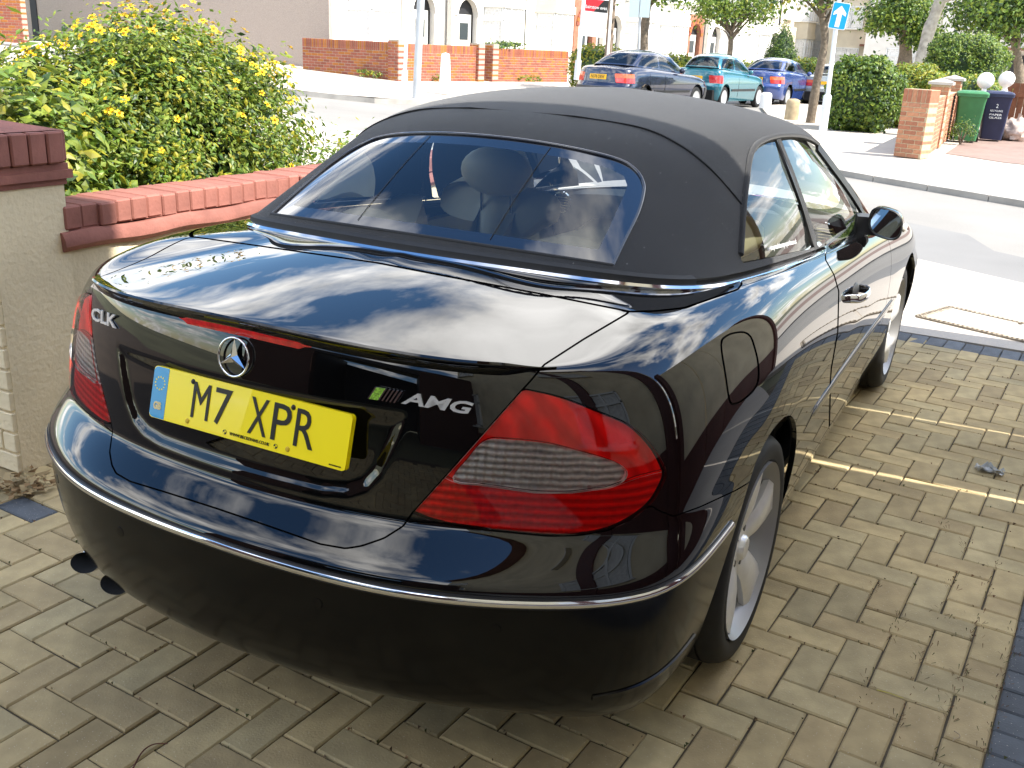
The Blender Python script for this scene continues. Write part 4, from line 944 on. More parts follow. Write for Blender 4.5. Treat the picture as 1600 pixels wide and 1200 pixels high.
# ------------------------------------------------------------------ driveway: herringbone block paving
U_ = .101785; TH = .058773; CTH, STH = math.cos(TH), math.sin(TH)
def pav(a, b):
    x, y = a*U_+1.0009, b*U_+.0028; return (x*CTH+y*STH, -x*STH+y*CTH)
def pavmat(name, col, rim=.35):
    M_ = mat(name, col, .88, noise=(14, .16, 6, .13), bump=(160, .45, .003)); 
    n = M_.node_tree; b = n.nodes['Principled BSDF']; src = b.inputs['Base Color'].links[0].from_socket
    tcx = n.nodes.new('ShaderNodeTexCoord'); sp = n.nodes.new('ShaderNodeTexVoronoi'); sp.inputs['Scale'].default_value = 95; n.links.new(tcx.outputs['Object'], sp.inputs[0])
    rr = n.nodes.new('ShaderNodeValToRGB'); rr.color_ramp.elements[0].position = .09; rr.color_ramp.elements[1].position = .13; rr.color_ramp.elements[0].color = (1, 1, 1, 1); rr.color_ramp.elements[1].color = (0, 0, 0, 1)
    n.links.new(sp.outputs['Distance'], rr.inputs[0])
    # a few aggregate specks, and large stains in world space
    geo = n.nodes.new('ShaderNodeNewGeometry'); big = n.nodes.new('ShaderNodeTexNoise'); big.inputs['Scale'].default_value = 1.7; big.inputs['Detail'].default_value = 5; n.links.new(geo.outputs['Position'], big.inputs[0])
    mr = n.nodes.new('ShaderNodeMapRange'); mr.inputs['From Min'].default_value = .3; mr.inputs['From Max'].default_value = .7; mr.inputs['To Min'].default_value = .80; mr.inputs['To Max'].default_value = 1.15; n.links.new(big.outputs[0], mr.inputs[0])
    vm = n.nodes.new('ShaderNodeVectorMath'); vm.operation = 'SCALE'; n.links.new(src, vm.inputs[0]); n.links.new(mr.outputs[0], vm.inputs['Scale'])
    mx_ = n.nodes.new('ShaderNodeMixRGB'); mx_.inputs[2].default_value = (.62, .58, .50, 1); sc = n.nodes.new('ShaderNodeTexNoise'); sc.inputs['Scale'].default_value = 37; n.links.new(tcx.outputs['Object'], sc.inputs[0])
    mm = n.nodes.new('ShaderNodeMath'); mm.operation = 'MULTIPLY'; n.links.new(rr.outputs[0], mm.inputs[0]); n.links.new(sc.outputs[0], mm.inputs[1])
    n.links.new(mm.outputs[0], mx_.inputs[0]); n.links.new(vm.outputs[0], mx_.inputs[1]); n.links.new(mx_.outputs[0], b.inputs['Base Color'])
    return M_
PAV = [pavmat('buff_paver_%s' % c, k) for c, k in (('a', (.405, .318, .170)), ('b', (.362, .280, .150)), ('c', (.430, .340, .182)), ('d', (.384, .314, .176)))]
PAVD = [pavmat('slate_paver_a', (.105, .118, .135)), pavmat('slate_paver_b', (.090, .100, .115))]
def paver_mesh(name, l, w, mt_):
    h, ch = .05, .0045; gx = .0022
    l, w = l-2*gx, w-2*gx
    def ring(i, z): return [(-l/2+i, -w/2+i, z), (l/2-i, -w/2+i, z), (l/2-i, w/2-i, z), (-l/2+i, w/2-i, z)]
    V = ring(0, -h)+ring(0, -ch)+ring(ch, 0)
    F = [(0, 1, 5, 4), (1, 2, 6, 5), (2, 3, 7, 6), (3, 0, 4, 7), (4, 5, 9, 8), (5, 6, 10, 9), (6, 7, 11, 10), (7, 4, 8, 11), (8, 9, 10, 11)]
    me = bpy.data.meshes.new(name); me.from_pydata(V, [], F); me.materials.append(mt_); return me
drv = sheet('driveway', [pav(-30, -48), pav(9, -48), pav(9, 38.9), pav(-30, 38.9)], mat('joint_sand', (.072, .058, .038), .95, noise=(9, .45, 6), bump=(200, .4, .004)), -.009, 1.)
pm_ = {(k, q): paver_mesh('paver', 2*U_, U_, m_) for q, ms in (('b', PAV), ('d', PAVD)) for k, m_ in enumerate(ms)}
allp = []
for a in range(-30, 6):
    for b in range(-46, 37):
        r_ = (a-b) % 4
        if r_ == 1:
            if a < 4: allp.append((a+1, b+.5, 0, 'b'))
            elif a == 4: allp.append((a+.5, b+.5, 'h', 'b'))
        elif r_ == 0 and a < 5: allp.append((a+.5, b+1, 1, 'b'))
        elif r_ == 2 and a == -30: pass
for b in range(-46, 37): allp.append((6.0, b+.5, 0, 'd'))
for a in range(-30, 7): allp.append((a+.5, 37.9, 1, 'd'))
for k in range(3): allp.append((-20.3-k*1.02, .55+2.05*k, 1, 'd'))
allp = [p for p in allp if not (p[3] == 'd' and p[0] < -10 and p[1] < 20)]
SIL = [(62, 690), (75, 760), (130, 860), (240, 935), (420, 1015), (620, 1070), (820, 1100), (1000, 1075), (1130, 1040), (1185, 960), (1230, 780), (1370, 605), (1420, 400), (1000, 130), (600, 190), (140, 430), (90, 560)]
info = []
for p in allp:
    x, y = pav(p[0], p[1]); c4 = pj([(x-.05, y-.05, 0), (x+.05, y-.05, 0), (x+.05, y+.05, 0), (x-.05, y+.05, 0)]); u, v = c4.mean(0)
    vis = -25 < u < 1625 and -20 < v < 1220 and sdpoly([(u, v)], SIL)[0] < 12
    ar = abs(np.cross(c4[1]-c4[0], c4[3]-c4[0])) if vis else 0
    info.append((ar, x, y, p))
sx_, sy_ = onz(72, 787)[:2]; kq = min(range(len(info)), key=lambda k: (info[k][1]-sx_)**2+(info[k][2]-sy_)**2); info[kq] = (info[kq][0], info[kq][1], info[kq][2], (*info[kq][3][:3], 'd'))
info.sort(key=lambda t: -t[0])
HALF = {k: paver_mesh('paver', U_, U_, PAV[k]) for k in range(4)}
rest = MB(); nn = 0
for k, (ar, x, y, p) in enumerate(info):
    mi = rnd.randrange(4) if p[3] == 'b' else rnd.randrange(2); rz_ = -TH+(math.pi/2 if p[2] == 1 else 0)+rnd.gauss(0, .006); z = rnd.gauss(0, .0011)-.001
    me = HALF[mi] if p[2] == 'h' else pm_[(mi, p[3])]
    rx, ry = rnd.gauss(0, .005), rnd.gauss(0, .005)
    if ar > 0 and nn < 298:
        o = ob('paver', me, drv, (x+rnd.gauss(0, .0007), y+rnd.gauss(0, .0007), z), (rx, ry, rz_)); nn += 1
    else:
        R_ = Matrix.Rotation(rz_, 3, 'Z'); V = [R_@v.co+Vector((x, y, z)) for v in me.vertices]
        rest.add(V, [tuple(q.vertices) for q in me.polygons], mi if p[3] == 'b' else 4+mi)
rest.build('remaining_pavers', PAV+PAVD, drv)['kind'] = 'stuff'
# the rest of the plot
sheet('side_path', [pav(7.02, -48), (6, -5), (8, 3.9), pav(7.02, 38.8)], CONC, -.004, 1.)
sheet('front_garden', [(-1.95, -6), (-1.95, 3.9), (-14, 3.9), (-14, -6)], SOIL, .02, 1.)
# ------------------------------------------------------------------ pillar and garden wall on the left
CREAM = mat('cream_masonry_paint', (.74, .63, .43), .8, noise=(2.2, .17, 9), bump=(55, .6, .007)); TERRA = mat('red_masonry_paint', (.27, .105, .08), .8, noise=(9, .22, 6, .12), bump=(70, .45, .004))
def brickbox(c, d, rz=0., j=.003, mt_=None, parent=None, name='brick'):
    w_ = d[0]/2-j, d[1]/2-j, d[2]/2-j
    i = min(.006, min(w_)*.3); V = []
    for sx in (-1, 1):
        for sy in (-1, 1):
            for sz in (-1, 1): V += [(sx*w_[0], sy*(w_[1]-i), sz*(w_[2]-i)), (sx*(w_[0]-i), sy*w_[1], sz*(w_[2]-i)), (sx*(w_[0]-i), sy*(w_[1]-i), sz*w_[2])]
    bm = bmesh.new(); vs = [bm.verts.new(v) for v in V]; bmesh.ops.convex_hull(bm, input=vs); bmesh.ops.dissolve_limit(bm, angle_limit=.02, verts=bm.verts, edges=bm.edges)
    me = bpy.data.meshes.new(name); bm.to_mesh(me); bm.free()
    if mt_: me.materials.append(mt_)
    return ob(name, me, parent, c, (0, 0, rz))
pil = empty('gate_pillar', (-1.87, -.15, 0)); tag(pil, 'cream painted gate pillar with red brick cap beside the black convertible', 'pillar')
PX, PY = -1.72, -.305; PW = .30
MB().box((-.0, .0, .52), (PW-.004, PW-.004, 1.04)).build('core', CREAM, pil)
for k in range(13):     # painted brick courses show on the street-side face
    z = .04+k*.08
    for q in range(2):
        x0 = -PW/2+(q*.15 if k % 2 == 0 else (0 if q == 0 else .225)); ln = .15 if k % 2 == 0 else (.225 if q == 0 else .075)
        brickbox((x0+ln/2, -PW/2-.003, z), (ln, .03, .078), 0, .004, CREAM, pil)
for z, o_, h in ((1.035, .006, .025), (1.06, .022, .03), (1.085, .012, .025)): MB().box((0, 0, z), (PW+2*o_, PW+2*o_, h)).build('cap_moulding', TERRA, pil)
for a in range(4):
    for k in range(4):
        t = -PW/2+.0375+k*.075; r_ = a*math.pi/2
        x, y = t*math.cos(r_)+ (PW/2-.0)*math.sin(r_)*1, t*math.sin(r_)-(PW/2-.0)*math.cos(r_)
        brickbox((x*.94, y*.94, 1.155), (.071, .09, .115), r_, .003, TERRA, pil, 'cap_brick')
MB().box((0, 0, 1.15), (PW-.012, PW-.012, .115)).build('cap_mortar', TERRA, pil)
V = [(-PW/2-.005, -PW/2-.005, 1.212), (PW/2+.005, -PW/2-.005, 1.212), (PW/2+.005, PW/2+.005, 1.212), (-PW/2-.005, PW/2+.005, 1.212), (0, 0, 1.245)]
mk('cap_top', V, [(0, 1, 4), (1, 2, 4), (2, 3, 4), (3, 0, 4), (3, 2, 1, 0)], TERRA, pil)
wl = empty('garden_wall', (-1.83, 1.9, 0)); tag(wl, 'low cream garden wall with red painted brick coping in front of flowering bush', 'wall')
MB().box((0, 0, .40), (.20, 3.86, .80)).build('rendered_body', CREAM, wl)
Pm = np.array([(.0, y, .80) for y in np.linspace(-1.93, 1.98, 60)]); Pm[:, 0] += .004*np.sin(np.arange(60)*1.3); Pm[:, 2] += .004*np.sin(np.arange(60)*.9)
V_, F_ = sweep(Pm, [(-.125, -.005), (.118, -.02), (.135, .0), (.135, .022), (.12, .05), (-.12, .055)]); mk('coping_moulding', V_, F_, TERRA, wl, 40)
for k in range(51):
    y = -1.92+k*.0765
    brickbox((rnd.gauss(0, .003), y+.038, .897+rnd.gauss(0, .0025)), (.232+rnd.gauss(0, .003), .0758-abs(rnd.gauss(0, .0015)), .088), rnd.gauss(0, .010), .0012, TERRA, wl, 'coping_brick')
MB().box((0, .02, .895), (.214, 3.84, .082)).build('coping_mortar', TERRA, wl)
# dead leaves by the pillar
lf = MB()
for k in range(90):
    x = -1.60+rnd.gauss(0, .05); y = -.38+rnd.gauss(0, .06); a = rnd.random()*6.3; z = .004+abs(rnd.gauss(0, .014)); s_ = rnd.uniform(.012, .03); t1, t2 = rnd.uniform(-.9, .9), rnd.uniform(-.9, .9)
    c2, s2 = math.cos(a), math.sin(a); lf.add([(x, y, z), (x+c2*s_-s2*s_*.5, y+s2*s_+c2*s_*.5, z+s_*t1*.6), (x+2*c2*s_, y+2*s2*s_, z+s_*.3), (x+c2*s_+s2*s_*.5, y+s2*s_-c2*s_*.5, z+s_*t2*.6)], [(0, 1, 2), (0, 2, 3)], k % 2)
lo_ = lf.build('dead_leaves', [mat('dry_leaf', (.20, .12, .05), .9), mat('dry_leaf_pale', (.30, .22, .11), .9)]); lo_['kind'] = 'stuff'; lo_['label'] = 'small drift of dry brown leaves at the foot of the gate pillar'
# ------------------------------------------------------------------ foliage
def leafmat(name, col, tr=.35):
    M_ = bpy.data.materials.new(name); M_.use_nodes = True; n = M_.node_tree; n.nodes.clear()
    o = n.nodes.new('ShaderNodeOutputMaterial'); d = n.nodes.new('ShaderNodeBsdfPrincipled'); t = n.nodes.new('ShaderNodeBsdfTranslucent'); m_ = n.nodes.new('ShaderNodeMixShader'); m_.inputs[0].default_value = tr
    geo = n.nodes.new('ShaderNodeNewGeometry'); nz_ = n.nodes.new('ShaderNodeTexNoise'); nz_.inputs['Scale'].default_value = 9; n.links.new(geo.outputs['Position'], nz_.inputs[0])
    mr = n.nodes.new('ShaderNodeMapRange'); mr.inputs['From Min'].default_value = .3; mr.inputs['From Max'].default_value = .7; mr.inputs['To Min'].default_value = .65; mr.inputs['To Max'].default_value = 1.35; n.links.new(nz_.outputs[0], mr.inputs[0])
    vm = n.nodes.new('ShaderNodeVectorMath'); vm.operation = 'SCALE'; vm.inputs[0].default_value = col; n.links.new(mr.outputs[0], vm.inputs['Scale'])
    n.links.new(vm.outputs[0], d.inputs['Base Color']); d.inputs['Roughness'].default_value = .45; n.links.new(vm.outputs[0], t.inputs[0])
    n.links.new(d.outputs[0], m_.inputs[1]); n.links.new(t.outputs[0], m_.inputs[2]); n.links.new(m_.outputs[0], o.inputs[0]); MATS[name] = M_; return M_
LG = [leafmat('leaf_mid', (.13, .215, .03), .42), leafmat('leaf_dark', (.035, .075, .018)), leafmat('leaf_light', (.21, .27, .035), .45), leafmat('leaf_yellow', (.36, .34, .03), .45)]
BARK = mat('bark', (.16, .125, .09), .9, noise=(14, .35, 6), bump=(30, .8, .02)); PALEBARK = mat('pale_bark', (.36, .33, .28), .85, noise=(6, .3, 5), bump=(20, .6, .02))
def leaves(P, Nrm, size, seed=0, mats=(.5, .25, .25, 0), jit=.6, asp=.45):
    """one leaf = 2 bent quads-> 4 tris. P centres, Nrm preferred normals"""
    rs = np.random.RandomState(seed); n = len(P); s_ = size*rs.uniform(.6, 1.3, n)
    d = rs.normal(size=(n, 3)); nn_ = Nrm+jit*d; nn_ /= np.linalg.norm(nn_, axis=1)[:, None]
    t = np.cross(nn_, rs.normal(size=(n, 3))); t /= np.linalg.norm(t, axis=1)[:, None]; b = np.cross(nn_, t)
    L, W = s_[:, None], (s_*asp)[:, None]
    V = np.stack([P-t*L/2, P+b*W/2-nn_*L*.06, P+t*L/2-nn_*L*.10, P-b*W/2-nn_*L*.06, P+nn_*L*.05], 1).reshape(-1, 3)
    k = np.arange(n)[:, None]*5
    F = np.concatenate([k+[0, 4, 1], k+[1, 4, 2], k+[2, 4, 3], k+[3, 4, 0]], 1).reshape(-1, 3)
    mi = rs.choice(4, n, p=mats).repeat(4)
    return V, F, mi
def leafobj(name, V, F, mi, parent, loc=None):
    me = bpy.data.meshes.new(name); me.from_pydata(V.tolist(), [], F.tolist())
    for q in LG: me.materials.append(q)
    me.polygons.foreach_set('material_index', mi.tolist()); me.update(); return ob(name, me, parent, loc)
def blob_points(n, c, r, seed, clumps=40, shell=.35, flat=0., spread=.30):
    """points spread over clumps near an ellipsoid's surface"""
    rs = np.random.RandomState(seed); d = rs.normal(size=(clumps, 3)); d /= np.linalg.norm(d, axis=1)[:, None]; d[:, 2] = np.where(d[:, 2] < -.55, -d[:, 2], d[:, 2])
    cr = d*(1-shell*rs.rand(clumps, 1)); k = rs.randint(0, clumps, n); off = rs.normal(size=(n, 3))*spread
    q = cr[k]+off; return np.asarray(c)+q*np.asarray(r), (d[k]+.7*off+[0, 0, .5])
def bush(name, label, cat, loc, r, n, size, seed, mats=(.5, .25, .25, 0), clumps=60, spread=.2, shell=.3, asp=.5, group=None, jit=.6, stem=True, core=0):
    o = empty(name, loc); tag(o, label, cat, group)
    P, N = blob_points(n, (0, 0, r[2]), r, seed, clumps, shell, spread=spread)
    ok = P[:, 2] > .02; P, N = P[ok], N[ok]
    leafobj('foliage', *leaves(P, N, size, seed, mats, jit, asp), o)
    if core:
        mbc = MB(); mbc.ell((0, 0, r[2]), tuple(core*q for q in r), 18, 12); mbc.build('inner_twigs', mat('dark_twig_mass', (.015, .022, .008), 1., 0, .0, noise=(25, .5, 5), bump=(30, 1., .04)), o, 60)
    if stem:
        rs = random.Random(seed); mb = MB()
        for k in range(7):
            a = rs.random()*6.3; mb.tube(catmull([(0, 0, 0), (.25*r[0]*math.cos(a), .25*r[1]*math.sin(a), r[2]*.6), (.6*r[0]*math.cos(a), .6*r[1]*math.sin(a), r[2]*1.3)], 4), [.02, .018, .016, .014, .012, .01, .008, .006, .005], 6)
        mb.build('stems', BARK, o, 60)
    return o
# topiary: dense shell of small leaves on a shaped solid
def topiary(name, label, cat, loc, fn, n, size, seed, mats, group=None, trunk=.1):
    """fn(rs,n)-> unit points,normals in local coords"""
    o = empty(name, loc); tag(o, label, cat, group); rs = np.random.RandomState(seed); P, N = fn(rs, n)
    P = P+rs.normal(size=P.shape)*size*.45
    leafobj('foliage', *leaves(P, N, size, seed, mats, .55, .6), o)
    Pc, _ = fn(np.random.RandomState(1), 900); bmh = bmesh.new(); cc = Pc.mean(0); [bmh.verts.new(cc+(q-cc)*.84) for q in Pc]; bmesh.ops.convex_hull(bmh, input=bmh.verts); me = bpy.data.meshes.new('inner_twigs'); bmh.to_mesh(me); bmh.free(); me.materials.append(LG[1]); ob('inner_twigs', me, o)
    if trunk: V, F = tube([(0, 0, 0), (0, 0, P[:, 2].max()*.7)], [trunk, trunk*.6], 8); mk('trunk', V, F, BARK, o, 60)
    return o
def ellf(r, z0, pw=1.):
    def f(rs, n):
        d = rs.normal(size=(n, 3)); d /= np.linalg.norm(d, axis=1)[:, None]
        q = np.sign(d)*np.abs(d)**pw; q /= (np.abs(q)**(2/pw)).sum(1)[:, None]**(pw/2)
        lump = 1+.05*np.sin(7*d[:, :1]+3*d[:, 1:2])+.04*np.sin(11*d[:, 2:]+5*d[:, :1])
        return q*np.asarray(r)*(.93+.09*rs.rand(n, 1))*lump+[0, 0, z0], d+[0, 0, .15]
    return f
def conef(r, h):
    def f(rs, n):
        t = 1-np.sqrt(rs.rand(n)); a = rs.rand(n)*6.283; rr = r*np.minimum(1, (1-t)**.75*1.02)*(.93+.1*rs.rand(n))*np.minimum(1, .75+4*t)
        return np.c_[rr*np.cos(a), rr*np.sin(a), t*h+.05], np.c_[np.cos(a), np.sin(a), np.full(n, .35)]
    return f
def tree(name, label, base, trunk_pts, tr, crown, n, size, seed, mats, bark=BARK, branches=9, group=None, clumps=50, spread=.22):
    """trunk_pts relative to base; crown=(centre,radius) list relative to base"""
    o = empty(name, tuple(base)); tag(o, label, 'tree', group); rs = random.Random(seed)
    P = catmull(trunk_pts, 6); k = np.linspace(tr, tr*.55, len(P)); V, F = tube(P, k*[1+.06*math.sin(5*t) for t in range(len(P))], 10); tk = mk('trunk', V, F, bark, o, 60)
    c0, r0_ = crown[0]; top_ = P[-1]; bm_ = MB()
    for j in range(branches):
        c, r = crown[j % len(crown)]; d = np.array([rs.gauss(0, 1), rs.gauss(0, 1), rs.gauss(.2, .7)]); d /= np.linalg.norm(d)
        e = np.array(c)+d*np.array(r)*.85; st = P[rs.randrange(int(len(P)*.55), len(P))]
        mid = (st+e)/2+[rs.gauss(0, .15), rs.gauss(0, .15), .12*np.linalg.norm(e-st)]
        q = catmull([st, mid, e], 5); bm_.tube(q, np.linspace(tr*.38, tr*.06, len(q)), 6)
    bm_.build('limbs', bark, tk, 60)
    Ps, Ns = zip(*[blob_points(int(n*np.prod(r)**.67/sum(np.prod(q[1])**.67 for q in crown)), c, r, seed+i, clumps, .45, spread=spread) for i, (c, r) in enumerate(crown)])
    leafobj('crown', *leaves(np.concatenate(Ps), np.concatenate(Ns), size, seed, mats, .9, .6), o)
    return o
# ---- flowering bush behind the garden wall
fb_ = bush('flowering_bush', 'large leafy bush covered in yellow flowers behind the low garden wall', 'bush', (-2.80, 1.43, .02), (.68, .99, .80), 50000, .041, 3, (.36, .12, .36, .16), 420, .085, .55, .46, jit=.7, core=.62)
PET = mat('yellow_petal', (.75, .52, .01), .6); STAM = mat('orange_stamens', (.62, .34, .01), .7)
fm_ = MB()
for k in range(5):
    a = 2*math.pi*k/5; c2, s2 = math.cos(a), math.sin(a)
    V = [(.004, 0, 0), (.014, .0085, .004), (.025, .006, .003), (.027, -.003, .001), (.016, -.009, .005)]
    fm_.add([(x*c2-y*s2, x*s2+y*c2, z) for x, y, z in V], [(0, 1, 2), (0, 2, 3), (0, 3, 4)], 0)
for k in range(6): a = k*1.05; fm_.box((.006*math.cos(a), .006*math.sin(a), .006), (.0025, .0025, .012), mi=1)
flower0 = fm_.build('flower', [PET, STAM], fb_)
fv = np.array([v.co for v in next(c for c in fb_.children if c.name.startswith('foliage')).data.vertices]).reshape(-1, 5, 3)[:, 4]
cr_ = fv-np.array([0, 0, .80]); sc_ = np.linalg.norm(cr_/np.array([.68, .99, .80]), axis=1)
oute = fv[(sc_ > .93)]; rs = np.random.RandomState(5); wgt = np.clip(.1+(oute[:, 2]-.75)*1.5, .03, 1.5); wgt = wgt**1.9; pick = oute[rs.choice(len(oute), 270, replace=False, p=wgt/wgt.sum())]
for k, p in enumerate(pick):
    d = (p-np.array([0, 0, .8]))/np.array([.66, 1.05, .80])+rs.normal(size=3)*.35+[.15, -.2, .35]
    o = flower0 if k == 0 else ob('flower', flower0.data, fb_)
    o.location = p+d*.02; o.rotation_euler = Vector(d).to_track_quat('Z', 'Y').to_euler(); s_ = rs.uniform(.55, 1.0); o.scale = (s_,)*3
sprig = bush('flowering_bush', 'sparse top sprigs of yellow flowering bush', 'bush', (0, 0, 0), (.1, .1, .1), 10, .03, 9) if False else None
# ---- broad-leaved plant at the far left of the wall
bush('broadleaf_shrub', 'bright green broad leaved shrub behind the cream gate pillar', 'shrub', (-2.48, .33, .02), (.42, .40, .61), 7000, .062, 4, (.30, .06, .50, .14), 60, .22, .4, .62)
bush('variegated_shrub', 'pale dusty leaved shrub beyond the yellow flowering bush', 'shrub', (*atd(560, 200, 6.6)[:2], .02), (.45, .45, .44), 8000, .042, 6, (.30, .10, .42, .18), 70, .18, .4, .5)
# ------------------------------------------------------------------ brick pier and wall across the road
BR = [mat('orange_brick_%s' % c, k, .85, noise=(20, .14, 4, .10), bump=(80, .4, .004)) for c, k in (('a', (.34, .155, .09)), ('b', (.31, .125, .070)), ('c', (.40, .185, .10)))]
MORT = mat('buff_mortar', (.42, .34, .22), .9, noise=(30, .15, 4)); RBR = [mat('red_brick_%s' % c, k, .85, noise=(14, .15, 4, .12)) for c, k in (('a', (.30, .095, .055)), ('b', (.25, .075, .045)), ('c', (.34, .12, .025)))]
BMC = {}
def bmesh_brick(d, mt_):
    key = (tuple(round(x, 4) for x in d), mt_.name)
    if key not in BMC:
        o = brickbox((0, 0, 0), d, 0, .0, mt_, None, 'brick'); BMC[key] = o.data; bpy.data.objects.remove(o)
    return BMC[key]
def brickwall(name, label, p0, p1, h, thick=.215, course=.075, bl=.215, z0=0., mats=None, mort=None, soldier=True, maxb=290, cat='wall', caps=None, group=None):
    """wall with real bricks on its two long faces; p0->p1 base line"""
    mats = mats or RBR; mort = mort or mat('grey_mortar', (.36, .30, .24), .9, noise=(30, .15, 4))
    p0 = np.array(p0, float); p1 = np.array(p1, float); L = np.linalg.norm(p1-p0); an = math.atan2(p1[1]-p0[1], p1[0]-p0[0]); c = (p0+p1)/2
    o = empty(name, (c[0], c[1], z0), an); tag(o, label, cat, group)
    MB().box((0, 0, h/2), (L-.012, thick-.016, h-.008)).build('mortar_core', mort, o)
    rest_ = MB(); cnt = 0; nrow = int((h-(.215 if soldier else 0))/course); j = .011
    def put(x, y, z, dd):
        nonlocal cnt
        m_ = rnd.randrange(len(mats))
        if cnt < maxb: ob('brick', bmesh_brick(dd, mats[m_]), o, (x, y+rnd.gauss(0, .0012), z)); cnt += 1
        else:
            me = bmesh_brick(dd, mats[m_]); rest_.add([v.co+Vector((x, y, z)) for v in me.vertices], [tuple(q.vertices) for q in me.polygons], m_)
    for r_ in range(nrow)[::-1]:
        x = -L/2-(bl/2 if r_ % 2 else 0)
        while x < L/2-.02:
            a, b = max(x, -L/2), min(x+bl, L/2)
            if b-a > .04: put((a+b)/2, 0, (r_+.5)*course, (b-a-j, thick, course-j))
            x += bl
    if soldier:
        n = max(2, int(L/.075)); zb = nrow*course
        for k in range(n): put(-L/2+(k+.5)*L/n, 0, (zb+h)/2, (L/n-j, thick+.004, h-zb-j))
    if rest_.V: rest_.build('remaining_bricks', mats, o)['kind'] = 'stuff'
    return o
pr_ = ong(1431, 246, .033); hp = 1.06
pier = brickwall('brick_pier', 'orange brick pier with pale mortar standing at the forecourt entrance', (pr_[0]-.30, pr_[1]+.0), (pr_[0]+.16, pr_[1]-.16), 1.12, .33, .075, .225, .033, BR, MORT, True, cat='pier')
wq = (pr_[0]+.02, pr_[1]+.30)
fw_ = brickwall('boundary_wall', 'shaded brown brick wall running back from the orange pier', wq, (wq[0]-.15, wq[1]+6.2), .98, .22, .075, .225, .033, BR, MORT, False)
for k, (t, hh) in enumerate(((2.3, 1.16), (5.4, 1.2))):
    p = np.array([wq[0]-.15*t/6.2-.02, wq[1]+t]); q = brickwall('wall_pier', ('square brick pier with pale cap in the brown boundary wall', 'brick pier beside green wheeled bin carrying a white globe')[k], (p[0]-.17, p[1]), (p[0]+.17, p[1]), hh, .34, .075, .225, .033, BR, MORT, False, cat='pier')
    V = [(-.22, -.22, 0), (.22, -.22, 0), (.22, .22, 0), (-.22, .22, 0), (-.22, -.22, .05), (.22, -.22, .05), (.22, .22, .05), (-.22, .22, .05), (0, 0, .12)]
    mk('cap_stone', V, [(3, 2, 1, 0), (0, 1, 5, 4), (1, 2, 6, 5), (2, 3, 7, 6), (3, 0, 4, 7), (4, 5, 8), (5, 6, 8), (6, 7, 8), (7, 4, 8)], CONC, q, loc=(0, 0, hh))
WHITE = mat('white_paint', (.80, .79, .76), .5)
def globe(px, dist, label, r=.16):
    p = atd(*px, dist); o = empty('globe_finial', (p[0], p[1], p[2]-r-.14)); tag(o, label, 'finial', 'white globe finials')
    MB().lathe([(.0, 0), (.12, 0), (.12, .03), (.07, .06), (.05, .12), (.055, .15)], 20).build('neck', WHITE, o, 50)
    MB().ell((0, 0, .14+r), (r, r, r), 24, 14).build('ball', WHITE, o, 60); return o
globe((1540, 126), 24.3, 'white globe finial on brick pier above the green wheeled bin', .17); globe((1573, 124), 25.4, 'white globe finial above the brown timber gate', .17)
p = atd(1556, 170, 25.6)
gt = empty('brick_gate_post', (p[0]+.3, p[1]+.15, .033)); tag(gt, 'brown timber gate behind the wheeled bins', 'gate')
WOOD = mat('brown_timber', (.17, .065, .03), .75, noise=(6, .25, 5), bump=(40, .3, .004))
for k in range(16): MB().box((k*.13-.1, 0, .60), (.122, .022, 1.2)).build('board', WOOD, gt)
for z in (.25, .95): MB().box((.9, -.03, z), (2.1, .04, .09)).build('rail', WOOD, gt)
# ---- wheeled bins
def wheelie(name, label, px, dist_z, colr, rz, lidc=None, mark=None, sc=1.):
    p = ong(*px, .033); o = empty(name, (p[0], p[1], .033), rz); tag(o, label, 'bin'); o.scale = (sc,)*3
    m_ = mat(name+'_plastic_'+mark if mark else name+'_plastic', colr, .45, noise=(6, .12, 4))
    def ringp(w, d, z, r=.05, oy=0.): return [(x, y+oy, z) for x, y in rrect(w, d, r, 3)]
    lv = [ringp(.42, .50, .04, .05, .04), ringp(.45, .54, .20, .05, .03), ringp(.52, .64, .80, .05, .01), ringp(.55, .69, .92, .05, 0), ringp(.60, .74, .925, .05, 0), ringp(.60, .74, .965, .05, 0)]
    n = len(lv[0]); V = [v for l in lv for v in l]; F = [(i*n+j, i*n+(j+1) % n, (i+1)*n+(j+1) % n, (i+1)*n+j) for i in range(len(lv)-1) for j in range(n)]+[tuple(range(n))[::-1]]
    mk('bin_body', V, F, m_, o, 40)
    lv = [ringp(.61, .76, .966, .06, 0), ringp(.61, .76, .99, .06, 0), ringp(.55, .68, 1.02, .06, .0), ringp(.40, .5, 1.04, .06, 0)]
    V = [v for l in lv for v in l]; F = [(i*n+j, i*n+(j+1) % n, (i+1)*n+(j+1) % n, (i+1)*n+j) for i in range(3) for j in range(n)]+[tuple(3*n+k for k in range(n)), tuple(range(n))[::-1]]
    mk('bin_lid', V, F, m_, o, 40); V, F = tube([(-.24, .42, .98), (.24, .42, .98)], .016, 8); mk('bin_handle', V, F, m_, o, 60)
    for s in (-1, 1): MB().lathe([(.02, -.025), (.10, -.025), (.10, .025), (.02, .025)], 18, axis='X', c=(s*.25, .30, .10)).build('bin_wheel', RUBBER, o, 40)
    return o
b1 = wheelie('green_wheeled_bin', 'green wheeled bin standing beside the brick boundary wall', (1506, 222), 0, (.035, .16, .06), .12)
b2 = wheelie('blue_wheeled_bin', 'dark blue wheeled bin with white printed mark next to the green bin', (1546, 220), 0, (.016, .022, .06), .12)
BM_ = Matrix.Translation((0, -.325, .62))@Matrix.Rotation(math.pi/2-.05, 4, 'X')
for t_, sz, yy in (('2', .10, .12), ('RECYCLING', .05, .02), ('PAPER', .05, -.06), ('GLASS', .05, -.12)): lettering('bin_print', t_, sz, (0, yy, .012), b2, MATS['white_vinyl'], BM_, None if t_ == '2' else .24, sz*.8)
